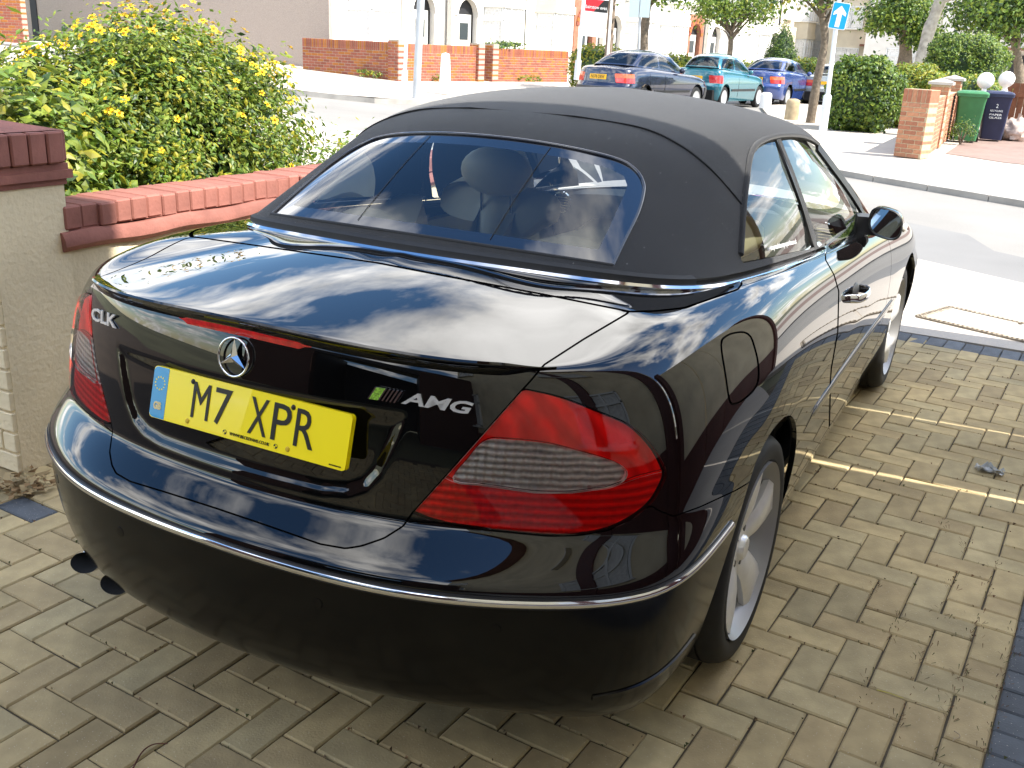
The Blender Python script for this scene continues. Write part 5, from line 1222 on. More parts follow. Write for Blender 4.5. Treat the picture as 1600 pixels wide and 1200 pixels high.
p = ong(1583, 220, .033); o = empty('refuse_sack', (p[0], p[1], .033)); tag(o, 'bulging pale plastic refuse sack in front of the brown gate', 'sack')
rs = np.random.RandomState(4); V, F = lathe([(math.cos(-math.pi/2+math.pi*i/14), math.sin(-math.pi/2+math.pi*i/14)) for i in range(15)], 24); V = np.array(V)
V = V*(1+.10*np.sin(V[:, :1]*9+V[:, 2:]*6)+.08*np.sin(V[:, 1:2]*13-V[:, 2:]*9)+.03*rs.normal(size=(len(V), 1)))*[.30, .26, .26]; V[:, 2] = np.maximum(V[:, 2]+.22, 0)
mk('sack_body', V, F, mat('pale_plastic', (.52, .42, .36), .3, noise=(9, .35, 4)), o, 50); V, F = tube([(0, 0, .44), (.02, 0, .50), (.05, .02, .55)], [.03, .02, .06], 8); mk('sack_neck', V, F, MATS['pale_plastic'], o, 60)
bush('rose_shrub', 'small rose shrub with red blooms beside the green wheeled bin', 'shrub', tuple(ong(1500, 226, .033)), (.22, .22, .24), 500, .05, 12, (.4, .5, .1, 0), 30, .25)
# ---- hedges on the corner
hp1 = ong(1322, 207, .025); hp2 = ong(1412, 200, .025)
def boxf(r):
    def f(rs, n):
        d = rs.normal(size=(n, 3)); d /= np.abs(d).max(1)[:, None]; q = d*(.86+.16*rs.rand(n, 1)); nn_ = np.where(np.abs(d) > .97, np.sign(d), 0.)
        q = q*(1+.06*np.sin(5*q[:, :1]+2)+.05*np.sin(6*q[:, 2:3]+4*q[:, 1:2])); return q*np.asarray(r)+[0, 0, r[2]], nn_+[0, 0, .2]
    return f
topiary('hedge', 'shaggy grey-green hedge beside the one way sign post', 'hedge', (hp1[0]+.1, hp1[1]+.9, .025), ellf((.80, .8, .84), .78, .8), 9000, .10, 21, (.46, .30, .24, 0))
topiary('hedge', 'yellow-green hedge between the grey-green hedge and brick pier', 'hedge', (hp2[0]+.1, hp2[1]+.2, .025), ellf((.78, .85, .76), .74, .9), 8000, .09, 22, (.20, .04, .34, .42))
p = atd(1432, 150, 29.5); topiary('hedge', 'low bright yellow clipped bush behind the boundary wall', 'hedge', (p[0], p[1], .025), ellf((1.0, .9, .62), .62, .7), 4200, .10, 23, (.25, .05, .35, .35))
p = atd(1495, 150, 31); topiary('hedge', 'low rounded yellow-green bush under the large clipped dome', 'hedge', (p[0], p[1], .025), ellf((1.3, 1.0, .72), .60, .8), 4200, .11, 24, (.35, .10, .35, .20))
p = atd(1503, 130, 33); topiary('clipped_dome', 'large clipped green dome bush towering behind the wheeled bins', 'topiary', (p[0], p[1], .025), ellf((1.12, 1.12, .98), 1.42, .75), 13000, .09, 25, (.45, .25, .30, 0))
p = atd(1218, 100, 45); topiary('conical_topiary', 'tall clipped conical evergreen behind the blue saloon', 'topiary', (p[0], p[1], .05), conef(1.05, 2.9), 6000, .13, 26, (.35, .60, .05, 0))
for px, d_, r, lab, sd_, mm in (((938, 95), 35, (1.05, .8, .75), 'round yellow-green bush behind the dark blue saloon', 27, (.2, .05, .35, .4)), ((1058, 95), 42, (1.0, .7, .65), 'small yellow-green bush behind the teal hatchback', 28, (.3, .05, .35, .3)), ((1185, 95), 47, (1.2, .8, .6), 'low pale clipped bush left of the conical evergreen', 29, (.3, .05, .35, .3)), ((1262, 96), 40, (.8, .7, .72), 'small bright bush behind the leaning street tree', 30, (.3, .1, .3, .3))):
    p = atd(*px, d_); topiary('clipped_bush', lab, 'bush', (p[0], p[1], g(p[0], p[1])+.07), ellf(r, r[2], .8), 2600, .12, sd_, mm)
# ---- trees
b = ong(1266, 192, .025); k = np.linalg.norm((b-CAM)[:2])/FPX
def up(px, base_): d = np.linalg.norm((base_-CAM)[:2]); q = atd(*px, d); return tuple(q-base_)
tree('street_tree', 'slender leaning street tree with brown foliage beside the one way sign', b, [(0, 0, 0), up((1276, 130), b), up((1289, 60), b), up((1282, 0), b), up((1300, -60), b)], .12, [(up((1255, -5), b), (1.3, 1.1, .55)), (up((1330, -90), b), (1.8, 1.5, .9))], 5000, .13, 41, (.5, .2, .1, .2), group='street trees')
b = atd(1008, 120, 34); b[2] = .05
tree('street_tree', 'young street tree behind the dark blue saloon', b, [(0, 0, 0), up((1006, 60), b), up((1012, 10), b), up((1018, -40), b)], .17, [(up((1000, -30), b), (1.3, 1.2, .95)), (up((1045, -20), b), (1.2, 1.0, .8))], 3200, .14, 42, (.45, .25, .3, 0), group='street trees')
b = atd(1140, 110, 42); b[2] = .05
tree('street_tree', 'open branched street tree behind the teal hatchback', b, [(0, 0, 0), up((1141, 75), b), up((1143, 50), b)], .13, [(up((1145, 8), b), (1.55, 1.3, 1.15)), (up((1115, 15), b), (.9, .9, .7)), (up((1180, 22), b), (.9, .8, .6))], 5500, .13, 43, (.45, .15, .4, 0), branches=16, group='street trees')
b = atd(1437, 120, 40); b[2] = .07
tree('street_tree', 'tall pale barked tree leaning behind the hedges', b, [(0, 0, 0), up((1447, 65), b), up((1462, 20), b), up((1480, -30), b), up((1500, -90), b)], .26, [(up((1500, -70), b), (2.2, 1.8, 1.4)), (up((1560, -10), b), (1.6, 1.6, 1.2))], 2600, .2, 44, (.5, .35, .15, 0), PALEBARK, group='street trees')
b = atd(1415, 105, 52); b[2] = .07
tree('garden_tree', 'bushy green tree in front of the far cottages', b, [(0, 0, 0), up((1415, 80), b), up((1412, 50), b)], .4, [(up((1405, 28), b), (1.6, 1.5, 1.2)), (up((1440, 60), b), (1.0, 1.0, .7))], 6500, .2, 45, (.5, .25, .25, 0))
b = atd(1600, 150, 46); b[2] = .07
tree('garden_tree', 'spreading green tree over the brown timber gate', b, [(0, 0, 0), up((1590, 90), b), up((1580, 40), b)], .22, [(up((1545, 25), b), (1.5, 1.4, 1.2)), (up((1600, 40), b), (1.4, 1.3, 1.2)), (up((1590, -30), b), (2.0, 1.6, 1.2))], 11000, .19, 46, (.5, .3, .2, 0))
b = atd(1360, 110, 75); b[2] = .07
tree('garden_tree', 'distant tree crowning the end of the side road', b, [(0, 0, 0), up((1362, 70), b), up((1365, 20), b)], .35, [(up((1372, -10), b), (2.6, 2.2, 1.6)), (up((1240, -25), b), (3.4, 2.2, 1.6))], 3000, .3, 47, (.5, .3, .2, 0))
# ------------------------------------------------------------------ street furniture
STEEL = mat('galvanised_grey', (.42, .44, .46), .5, .3, noise=(3, .1, 3)); WSTEEL = mat('pale_grey_paint', (.62, .64, .66), .45)
sb = ong(1285, 209, .07); dS = np.linalg.norm((sb-CAM)[:2]); so = empty('one_way_sign', tuple(sb)); tag(so, 'blue one way sign with white arrow on a pale grey post', 'sign')
t1 = np.array(atd(1311, 0, dS))-sb; tk = np.array(atd(1293, 150, dS))-sb; t2 = tk*1.0
V, F = tube([(0, 0, 0), tuple(t2)], .085, 14); mk('post_base', V, F, WSTEEL, so, 60)
V, F = tube([tuple(t2), tuple(t2*1.05), tuple(t1)], [.085, .045, .045], 14); mk('post', V, F, WSTEEL, so, 60)
# sign plate faces the camera side of the junction
corn = [np.array(atd(u, v, dS-.07)) for u, v in ((1301, 2), (1328, 6), (1322, 47), (1295, 44))]
Xs = (corn[1]-corn[0]); wS = np.linalg.norm(Xs); Xs /= wS; Ys = corn[0]-corn[3]; hS = np.linalg.norm(Ys); Ys -= Xs*(Ys@Xs); Ys /= np.linalg.norm(Ys); Zs = np.cross(Xs, Ys)
SM = Matrix([[Xs[i], Ys[i], Zs[i], (sum(corn)/4-sb)[i]] for i in range(3)]+[[0, 0, 0, 1]])
pl_ = MB().prism(rrect(wS, hS, .03), -.006, 0).xf(SM).build('sign_plate', WHITE, so)
MB().prism(rrect(wS*.93, hS*.95, .028), .001, .002).xf(SM).build('blue_field', mat('sign_blue', (.0, .30, .70), .4), pl_)
MB().prism([(-.055*wS/.42, -.42*hS), (.055*wS/.42, -.42*hS), (.055*wS/.42, .08*hS), (.15*wS/.42, .0*hS), (.15*wS/.42, .13*hS), (0, .38*hS), (-.15*wS/.42, .13*hS), (-.15*wS/.42, 0), (-.055*wS/.42, .08*hS)], .003, .004).xf(SM).build('white_arrow', WHITE, pl_)
def post(name, label, cat, px0, px1, r, mt_, dist=None, dz=.07, base=None):
    b = ong(*px0, dz) if dist is None else atd(*px0, dist); d = np.linalg.norm((b-CAM)[:2]); t = np.array(atd(*px1, d))-b; o = empty(name, tuple(b)); tag(o, label, cat)
    nb = .22 if base else 0
    if base: V, F = tube([(0, 0, 0), tuple(t*nb)], base, 12); mk('post_base', V, F, mt_, o, 60)
    V, F = tube([tuple(t*nb), tuple(t*1.25)], r, 12); mk('shaft', V, F, mt_, o, 60); return o, t, b, d
post('lamp_post', 'slim grey lamp post at the corner of the brick garden wall', 'lamp post', (631, 147), (639, -30), .05, WSTEEL, 29, base=.085)
post('lamp_post', 'thick grey lamp post standing in front of the brick garden wall', 'lamp post', (650, 158), (659, -30), .095, STEEL, 26)
post('lamp_post', 'pale grey lamp post left of the dark blue saloon', 'lamp post', (901, 125), (914, -20), .055, WSTEEL, 30, base=.09)
post('telegraph_pole', 'brown wooden telegraph pole behind the dark blue saloon', 'pole', (950, 90), (959, -30), .12, mat('weathered_pole', (.20, .15, .11), .9, noise=(8, .25, 5)), 33)
so2, t2_, b2_, d2_ = post('sign_pole', 'grey pole carrying the blank backs of two street signs', 'sign', (998, 90), (1001, -30), .04, STEEL, 32)
for du in (-8, 9):
    c = np.array(atd(999+du, 10, d2_-.08))-b2_; MB().box(tuple(c), (.30, .02, .62), rz=.35).build('sign_back', mat('sign_back_grey', (.42, .50, .52), .5), so2)
def bollard(label, px, r, h, mt_, dist=None, dome=False):
    b = ong(*px, .07) if dist is None else atd(*px, dist); o = empty('bollard', tuple(b)); tag(o, label, 'bollard')
    MB().lathe([(0, 0), (r, 0), (r*.96, h*.8), (r*.85, h*.93), (r*.5, h*.99), (0, h)] if dome else [(0, 0), (r*1.3, 0), (r*.9, h*.9), (r*.8, h*.97), (0, h)], 20).build('shaft', mt_, o, 50); return o
bollard('white bollard on the pavement before the brick garden wall', (695, 143), .13, 1.0, WHITE, 28); bollard('short white bollard near the blue saloon', (1195, 169), .16, .42, WHITE, 29, True)
bollard('short stone bollard at the foot of the leaning street tree', (1236, 187), .17, .50, mat('sandstone', (.40, .31, .19), .9, noise=(9, .2, 5)), 26, True)
# ---- estate agent's board
d = 32; o = empty('estate_agent_board', tuple(atd(948, 110, d))); tag(o, 'white estate agent board with red and black panel on a pole', 'sign'); bo = np.array(o.location)
X0 = np.array(atd(912, -6, d)); X1 = np.array(atd(948, -2, d)); Xa = (X1-X0); wB = np.linalg.norm(Xa); Xa /= wB; Ya = np.array([0, 0, 1.]); Ya -= Xa*(Ya@Xa); Ya /= np.linalg.norm(Ya); Za = np.cross(Xa, Ya)
hB = wB*1.65; c = np.array(atd(930, 26, d)); BMx = Matrix([[Xa[i], Ya[i], Za[i], (c-bo)[i]] for i in range(3)]+[[0, 0, 0, 1]])
bp = MB().box((0, 0, 0), (wB, hB, .02)).xf(BMx).build('board', WHITE, o)
RED = mat('sign_red', (.62, .02, .03), .4); BLK = mat('sign_black', (.015, .015, .015), .4)
MB().prism([(-wB/2, .12*hB), (wB*.5, .12*hB), (wB*.5, .42*hB), (-wB/2, .42*hB)], .012, .014).xf(BMx).build('red_panel', RED, bp)
MB().prism([(-wB*.1, .12*hB), (wB*.5, .12*hB), (wB*.5, .42*hB), (wB*.3, .42*hB)], .015, .017).xf(BMx).build('black_panel', BLK, bp)
lettering('agent_name', 'bairstow eves', .1, (0, .23*hB, .02), bp, WHITE, BMx, wB*.92, .085*hB/.6*.6)
lettering('sale_lettering', 'FOR SALE', .1, (-.1*wB, .455*hB, .013), bp, RED, BMx, wB*.5, .035*hB)
V, F = tube([(0, 0, -.2), (0, 0, 4.)], .04, 8); mk('board_pole', V, F, WHITE, o, 60)
# ------------------------------------------------------------------ garden walls along the side road
RD = np.array([.13, .9915]); CW = np.array(ong(620, 126, .07))[:2]
def onroad(u, off=0.):
    """where the vertical plane along the side road (offset to the left) meets pixel column u at mid height"""
    d = ray(u, 100)[:2]; nrm = np.array([-RD[1], RD[0]]); p0 = CW+nrm*off; s = ((p0-CAM[:2])@nrm)/(d@nrm); return CAM[:2]+d*s
def zpx(u, v, p): d = math.hypot(*(np.asarray(p)[:2]-CAM[:2])); return atd(u, v, d)[2]
a = CW+np.array([-3.6, 0]); zc_ = g(*CW)+.07
hW = zpx(620, 66, CW)-zc_
brickwall('brick_garden_wall', 'shaded red brick garden wall facing the junction by the slim lamp post', a, CW-[.2, 0], hW, .22, .085, .24, zc_, RBR, None)
p2 = onroad(745); brickwall('brick_garden_wall', 'sunlit red brick garden wall behind the white bollard', CW+RD*.2, p2, hW, .22, .085, .24, zc_-.02, RBR, None, maxb=290)
p3, p4 = onroad(767), onroad(884); brickwall('brick_garden_wall', 'red brick garden wall with green foliage on top beyond the path gap', p3, p4, hW, .22, .085, .24, zc_-.06, RBR, None, maxb=290)
for p, lab in ((CW, 'square brick corner pier of the garden wall'), (p2, 'brick gate pier on the near side of the path gap'), (p3, 'brick gate pier on the far side of the path gap')):
    brickwall('garden_wall_pier', lab, p-RD*.0-[.2, 0], p+[.2, 0], hW+.12, .40, .085, .24, zc_-.04, RBR, None, False, cat='pier')
bush('trailing_plant', 'green plant trailing over the red brick garden wall', 'plant', (*(onroad(800)+[-.3, 0]), zc_+hW-.25), (.5, 1.2, .22), 500, .12, 33, (.3, .5, .2, 0), 30, stem=False)
WL = ('weeds at the foot of the shaded brick garden wall', 'tuft of weeds by the corner pier of the brick garden wall', 'weeds at the foot of the sunlit brick wall behind the white bollard', 'weeds under the trailing plant on the far brick wall', 'larger weed clump under the far brick wall near the railings')
for wi, u in enumerate((585, 600, 690, 820, 838)): q = onroad(u, -.35) if u > 630 else CW+np.array([-(620-u)*.03, -.35]); bush('weed_clump', WL[wi], 'weeds', (*q, g(*q)+.07), (.25, .2, .12), 120, .08, 34+u, (.3, .2, .3, .2), 12, group='weeds along the garden walls', stem=False)
ir = empty('iron_railing', (*onroad(890), zc_-.1)); tag(ir, 'black iron railings at the end of the brick garden wall', 'railing')
for k in range(14):
    q = RD*k*.12; V, F = tube([(q[0], q[1], 0), (q[0], q[1], .95)], .012, 6); mk('bar', V, F, BLK, ir)
for z in (.15, .85): V, F = tube([(0, 0, z), (RD[0]*1.6, RD[1]*1.6, z)], .015, 6); mk('rail', V, F, BLK, ir)
# ------------------------------------------------------------------ terrace along the side road
PLAS = mat('white_render', (.70, .67, .61), .85, noise=(2, .06, 5), bump=(90, .3, .004)); PEB = mat('pebbledash', (.40, .33, .28), .9, noise=(60, .22, 3), bump=(70, 1., .02)); FRAME = mat('white_frame', (.78, .78, .76), .4); WGLASS = mat('house_window_glass', (.05, .06, .065), .05, 0, .8); CURT = mat('net_curtain', (.72, .71, .68), .8, noise=(12, .2, 4)); RTILE = mat('roof_tile', (.22, .10, .07), .85, noise=(5, .3, 5)); DOORC = mat('panel_door', (.62, .60, .55), .5)
TERN = np.array([RD[1], -RD[0]])      # outward normal of the facades (towards the road)
F0 = CW-TERN*3.4+RD*.6                # start of the facade line
AN = math.atan2(RD[1], RD[0])

def fpx(u, v):
    """pixel -> (s along terrace, z) on facade plane"""
    d = ray(u, v); s = ((F0-CAM[:2])@TERN)/(d[:2]@TERN); q = CAM+d*s; return (q[:2]-F0)@RD, q[2]
def win(o, x, y, z, w, h, an=0., n=2, curtain=True, sill=True, name='window'):
    """casement: white frame bars in front of glass with net curtains behind"""
    wo = MB()
    for a in range(n+1): wo.box((-w/2+w*a/n, 0, h/2), (.06, .07, h+.06))
    for zz in (0, h*.70, h): wo.box((0, -.002, zz), (w+.06, .066, .055))
    fo = wo.build(name, FRAME, o, loc=(x, y, z), rot=(0, 0, an))
    MB().box((0, .02, h/2), (w, .012, h)).build('glass', WGLASS, fo)
    if curtain:
        for a in range(n):
            V = []; F = []
            xa, xb = -w/2+w*a/n+.05, -w/2+w*(a+.94)/n; m = 8
            for q in range(m+1): t = q/m; V += [(xa+(xb-xa)*t, .008+.006*math.sin(q*2.4), .04), (xa+(xb-xa)*t, .008+.006*math.sin(q*2.4), h*.98)]
            mk('net_curtain', V, [(2*q, 2*q+2, 2*q+3, 2*q+1) for q in range(m)], CURT, fo, 60)
    if sill: MB().box((0, -.06, -.06), (w+.2, .16, .06)).build('sill', PLAS, fo)
    return fo
def arch_plate(w, h, ow, oh, t=.25):
    """slab w x h with arched opening ow wide, springing at oh; local x,z, thickness t in y"""
    n = 14; arc = [(-ow/2, 0)]+[(-ow/2*math.cos(math.pi*k/n), oh+ow/2*math.sin(math.pi*k/n)) for k in range(n+1)]+[(ow/2, 0)]
    outl = [(-w/2, 0)]+[(-w/2+w*k/n, h) if 0 < k < n else ((-w/2 if k == 0 else w/2), h) for k in range(n+1)]+[(w/2, 0)]
    m = len(arc); V = [(x, 0, z) for x, z in arc]+[(x, 0, z) for x, z in outl]+[(x, t, z) for x, z in arc]+[(x, t, z) for x, z in outl]
    F = []
    for k in range(m-1):
        F += [(k, k+1, m+k+1, m+k), (2*m+k+1, 2*m+k, 3*m+k, 3*m+k+1), (k+1, k, 2*m+k, 2*m+k+1), (m+k, m+k+1, 3*m+k+1, 3*m+k)]
    return V, F, arc
def house(s0, wd, label, wallm, zg, porch=True, trim=None, flip=False):
    p = F0+RD*(s0+wd/2); o = empty('terraced_house', (p[0], p[1], zg), AN); tag(o, label, 'house'); H, dp = 5.7, 7.5
    MB().box((0, dp/2, H/2-.4), (wd-.006, dp, H+.8)).build('wall', wallm, o)
    V = [(-wd/2+.003, -.35, H), (wd/2-.003, -.35, H), (wd/2-.003, dp+.3, H), (-wd/2+.003, dp+.3, H), (-wd/2+.003, dp/2, H+2.6), (wd/2-.003, dp/2, H+2.6)]
    rf = mk('roof', V, [(0, 1, 5, 4), (2, 3, 4, 5), (0, 4, 3), (1, 2, 5), (3, 2, 1, 0)], RTILE, o)
    MB().box((wd/2-.5, dp/2, H+2.9), (.5, .9, 1.4)).build('chimney', RBR[0], rf)
    sx = -1 if flip else 1; bx = -sx*wd*.17; bw, bd = 1.12, .75
    poly = [(bx-bw, 0), (bx-bw*.62, -bd), (bx+bw*.62, -bd), (bx+bw, 0)]
    for z0, zs0, zs1, z1 in ((-.4, .85, 2.45, 2.75), (2.75, 3.55, 5.0, 5.35)):
        MB().prism(poly, z0, zs0).build('bay_apron', wallm, o); MB().prism([(bx+(x-bx)*1.06, y*1.06) for x, y in poly], zs1, z1).build('bay_head', wallm, o)
        for (xa, ya), (xb, yb) in zip(poly[:-1], poly[1:]):
            L = math.hypot(xb-xa, yb-ya); win(o, (xa+xb)/2, (ya+yb)/2+.04, zs0, L-.10, zs1-zs0, math.atan2(yb-ya, xb-xa), 3 if L > 1.2 else 1)
        MB().prism([(bx+(x-bx)*.55, y*.55) for x, y in poly], zs0, zs1).build('bay_core', DKINT, o)
    dx = sx*wd*.27
    V, F, arc = arch_plate(1.9, 3.1, 1.2, 2.05, .22); po = mk('porch_arch', [(x+dx, y-.30, z-.0) for x, y, z in V], F, trim or wallm, o)
    for k in range(1, len(arc)-2):
        (x0, z0), (x1, z1) = arc[k], arc[k+1]; cx, cz = (x0+x1)/2, (z0+z1)/2; n_ = math.hypot(cx, cz-2.05) or 1; ux, uz = cx/n_, (cz-2.05)/n_
        MB().box((0, 0, 0), (math.hypot(x1-x0, z1-z0)*1.12, .06, .24), ry=-math.atan2(z1-z0, x1-x0)).build('arch_brick', (RBR[k % 3] if trim else wallm), po, loc=(dx+cx+ux*.12, -.31, cz+uz*.12))
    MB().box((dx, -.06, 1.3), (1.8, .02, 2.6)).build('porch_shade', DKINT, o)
    do = MB().box((dx, -.10, 1.05), (.86, .05, 2.1)).build('front_door', DOORC, o)
    for zz in (.55, 1.5): MB().box((dx, -.13, zz), (.5, .02, .6)).build('door_panel', WGLASS if zz > 1 else DOORC, do)
    win(o, dx, -.03, 3.6, 1.0, 1.35, 0, 2)
    MB().tube([(wd/2-.15, -.06, 0), (wd/2-.15, -.06, H)], .045, 8).build('drainpipe', DKINT, o)
    return o
labs = ['white bay fronted end house behind the corner brick garden wall', 'white bay fronted house with brick porch arch beyond the path gap', 'cream bay fronted house behind the estate agent board', 'white bay fronted house behind the dark blue saloon', 'white bay fronted house behind the young street tree', 'white house behind the open branched street tree', 'white house behind the conical evergreen', 'cream house beyond the leaning street tree', 'white house far along the side road', 'last cream house at the end of the terrace']
TRIM = mat('terracotta_trim', (.30, .13, .08), .8, noise=(8, .2, 4))
s = 0.
for k, lab in enumerate(labs):
    p = F0+RD*(s+2.8); house(s, 5.5, lab, mat('cream_render', (.62, .55, .42), .85, noise=(2, .07, 5)) if 'cream' in lab else PLAS, g(*p)+.07, True, TRIM if k in (2, 4) else None, flip=bool(k % 2)); s += 5.5
# flank of the corner house: pebbledash, seen past the flowering bush
c0 = F0+np.array([-.02, -.05]); zf = g(*c0)-.3
fo = empty('pebbledash_house', (c0[0]-9.2, c0[1]+.15, zf)); tag(fo, 'shaded pebbledash house flank behind the yellow flowering bush', 'house')
MB().box((0, -.1, 3.4), (18.4, .24, 7.4)).build('wall', PEB, fo)
for xa, w_, h_ in ((-5.2, .35, 3.2),): MB().box((xa, -.24, h_/2), (w_, .04, h_)).build('dark_gap', DKINT, fo)
p = atd(18, 62, 38); brickwall('brick_outbuilding', 'red brick outbuilding at the far end of the road behind the shrubs', (p[0]-3.5, p[1]-1.5), (p[0]+.5, p[1]+.2), 3.2, .3, .085, .24, g(p[0], p[1]), RBR, None, False, cat='building')
# far houses closing the side road on the right
for k, (px, d_, w_, lab, m_) in enumerate((((1300, 100), 78, 6.5, 'white gabled house closing the side road', PLAS), ((1362, 100), 70, 6, 'cream cottage with dark porch behind the hedges', MATS['cream_render']), ((1480, 105), 62, 9, 'pale house hidden behind the clipped dome', PLAS), ((1590, 110), 60, 8, 'pale house behind the spreading garden tree', PLAS))):
    p = atd(*px, d_); o = empty('gabled_house', (p[0], p[1], .05), math.atan2(-(CAM[0]-p[0]), (CAM[1]-p[1]))+math.pi); tag(o, lab, 'house')
    H = 5.4; MB().box((0, 3.5, H/2), (w_, 7, H)).build('wall', m_, o)
    V = [(-w_/2-.3, -.3, H), (w_/2+.3, -.3, H), (w_/2+.3, 7.3, H), (-w_/2-.3, 7.3, H), (0, -.3, H+2.6), (0, 7.3, H+2.6)]
    mk('roof', V, [(0, 4, 5, 3), (1, 2, 5, 4), (0, 1, 4), (2, 3, 5), (3, 2, 1, 0)], RTILE, o)
    for x_ in (-w_*.28, w_*.28):
        for z in (.9, 3.4): win(o, x_, -.04, z, 1.5, 1.3, 0, 2)
    do = MB().box((0, -.05, 1.05), (.95, .08, 2.1)).build('front_door', DKINT, o); MB().box((0, -.5, 2.4), (1.8, 1.0, .12)).build('porch_roof', RTILE, o)
# ------------------------------------------------------------------ parked cars
def parked(name, label, loc, rz, paint, kind='saloon', plate=None, bumper=None, lamp_amber=True, wlen=1., sc=(1, 1, 1)):
    o = empty(name, loc, rz); tag(o, label, 'car', None)
    nb, ng = NETB.copy(), NETG.copy()
    if kind == 'hatch':
        def dfm(P):
            y = P[..., 1].copy(); P[..., 1] = np.where(y < -.1, -.1+(y+.1)*.52, y); P[..., 1] = np.where(y > 2.5, 2.5+(P[..., 1]-2.5)*.75, P[..., 1])
            P[..., 2] *= 1.01
        dfm(nb); yv = ng[..., 1].copy(); zv = ng[..., 2]
        ng[..., 1] = np.where(yv < .7, .7+(yv-.7)*(1.0+.22*np.clip((zv-1.05)/.35, 0, 1)), yv); dfm(ng); ng[..., 2] = 1.0+(ng[..., 2]-1.0)*1.05
        nb[12:, :5, 2] -= .02
    else:
        yv = ng[..., 1].copy(); ng[..., 1] = np.where(yv < .7, .7+(yv-.7)*1.12, yv)
    Gb, pu_, pv_ = bspline_net(nb, [5, 5, 5, 5, 6, 6, 6, 6, 6, 6, 6, 6, 6, 5, 5, 4, 4], [3, 3, 3, 2, 3, 3, 3, 4, 4, 4, 3, 3, 4, 5, 4])
    V, F = grid_mesh(Gb, pu_, pv_)
    V, F = clip(V, F, arch(V, .35))
    ft = foot*[1, 1]
    rb = lambda V: np.where(V[:, 2] < .60, np.where((V[:, 1] < -.36) | (V[:, 1] > 3.06), (.585-V[:, 2])*10, -5), -5.)
    s = rb(V); bv, bf_ = clip(V, F, s-.01); V, F = clip(V, F, -(s+.01))
    lm = lambda V: np.where((V[:, 1] < -.2) & (V[:, 4] < 9.9), np.minimum.reduce([(V[:, 0]-.46-.25*(.92-V[:, 2]))*10, (V[:, 2]-.68)*10, (.885-V[:, 2])*10, (-.62*(.55 if kind == 'hatch' else 1)-V[:, 1]+.08)*10]), -5.)
    s = lm(V); lv, lf_ = clip(V, F, s-.02); V, F = clip(V, F, -(s+.02))
    panel('body', *mirror_join(V, F), paint, o, .0, weld=True)
    panel('bumper', *mirror_join(*clip(bv, bf_, -bv[:, 1]+1)), bumper or paint, o, 0, weld=True, off=.012); panel('bumper', *mirror_join(*clip(bv, bf_, bv[:, 1]-1)), bumper or paint, o, 0, weld=True, off=.012)
    LA = mat('far_lamp_amber', (.62, .10, .02), .2, coat=1); LR = mat('far_lamp_red', (.50, .015, .01), .2, coat=1)
    for fx in (lambda a, b: (np.asarray(a)[:, :3], b), flipx):
        hi = clip(lv, lf_, lv[:, 2]-.79); lo2 = clip(lv, lf_, .788-lv[:, 2])
        t_ = panel('tail_lamp', *fx(*lo2), LR, o, .01, off=.008); panel('indicator_lens', *fx(*hi), LA if lamp_amber else LR, t_, .01, off=.008)
    Gg, gu_, gv_ = bspline_net(ng, [6]*11, [4]*6); V, F = grid_mesh(Gg, gu_, gv_)
    def fu(V, u0, u1, v0, v1): return np.minimum.reduce([V[:, 3]-u0, u1-V[:, 3], V[:, 4]-v0, v1-V[:, 4]])
    CG = GLASS if 'car_glass' in MATS else None
    specs = [('rear_window', -9, 2.55, .35, 3.25), ('rear_side_window', 3.35, 5.75, .35, 3.15), ('front_side_window', 5.9, 8.35, .35, 3.15), ('windscreen', 8.95, 20, .2, 3.6)]
    for nm, u0, u1, v0, v1 in specs:
        s = fu(V, u0, u1, v0, v1); wv, wf = clip(V, F, s); V, F = clip(V, F, -s)
        if 'side' in nm:
            panel(nm, *(np.asarray(wv)[:, :3], wf), PGLASS, o, 0); panel(nm, *flipx(wv, wf), PGLASS, o, 0)
        else: panel(nm, *mirror_join(wv, wf), PGLASS, o, 0, weld=True)
    panel('roof', *mirror_join(V, F), paint, o, .0, weld=True)
    MB().box((0, 1.2, .35), (1.45, 3.7, .3)).build('underside', UNDER, o)
    for x_ in (-.36, .36):
        mb = MB(); mb.box((x_, .85, .95), (.48, .12, .5)); mb.ell((x_, .84, 1.25), (.13, .06, .09), 10, 6); mb.build('seat', DKINT, o, 50)
    mb = MB(); mb.box((0, .05, .92), (1.2, .14, .5)); mb.build('rear_seat', DKINT, o)
    for s_ in (-1, 1):
        for yy in (0, YF):
            wo = MB(); wo.lathe([(.20, -.18), (.27, -.19), (.30, -.17), (.30, -.02), (.285, 0), (.21, .004), (.2, -.03)], 28, axis='X'); w_ = wo.build('wheel', RUBBER, o, 40, loc=(s_*.84, yy, .30), rot=(0, 0, 0 if s_ > 0 else math.pi))
            MB().lathe([(0, .0), (.06, .002), (.12, -.012), (.17, -.008), (.205, .004), (.205, -.03)], 28, axis='X').build('wheel_trim', mat('far_wheel_silver', (.55, .56, .57), .4, .7), w_, 40)
        MB().ell((s_*.90, 1.72, .98), (.09, .06, .065), 14, 8).build('door_mirror', paint, o, 60)
        if kind != 'hatch':
            for yy in (.55, 1.25): MB().box((s_*(.862), yy, .80), (.03, .16, .03)).build('door_handle', paint, o)
        P = np.array([(s_*(body_x(y, .545)+.006), y, .50) for y in np.linspace(.42, 2.28, 16)]); V_, F_ = sweep(P if s_ > 0 else P[::-1], [(-.006, -.03), (.008, -.025), (.008, .025), (-.006, .03)]); mk('side_moulding', V_, F_, BLACKTRIM, o)
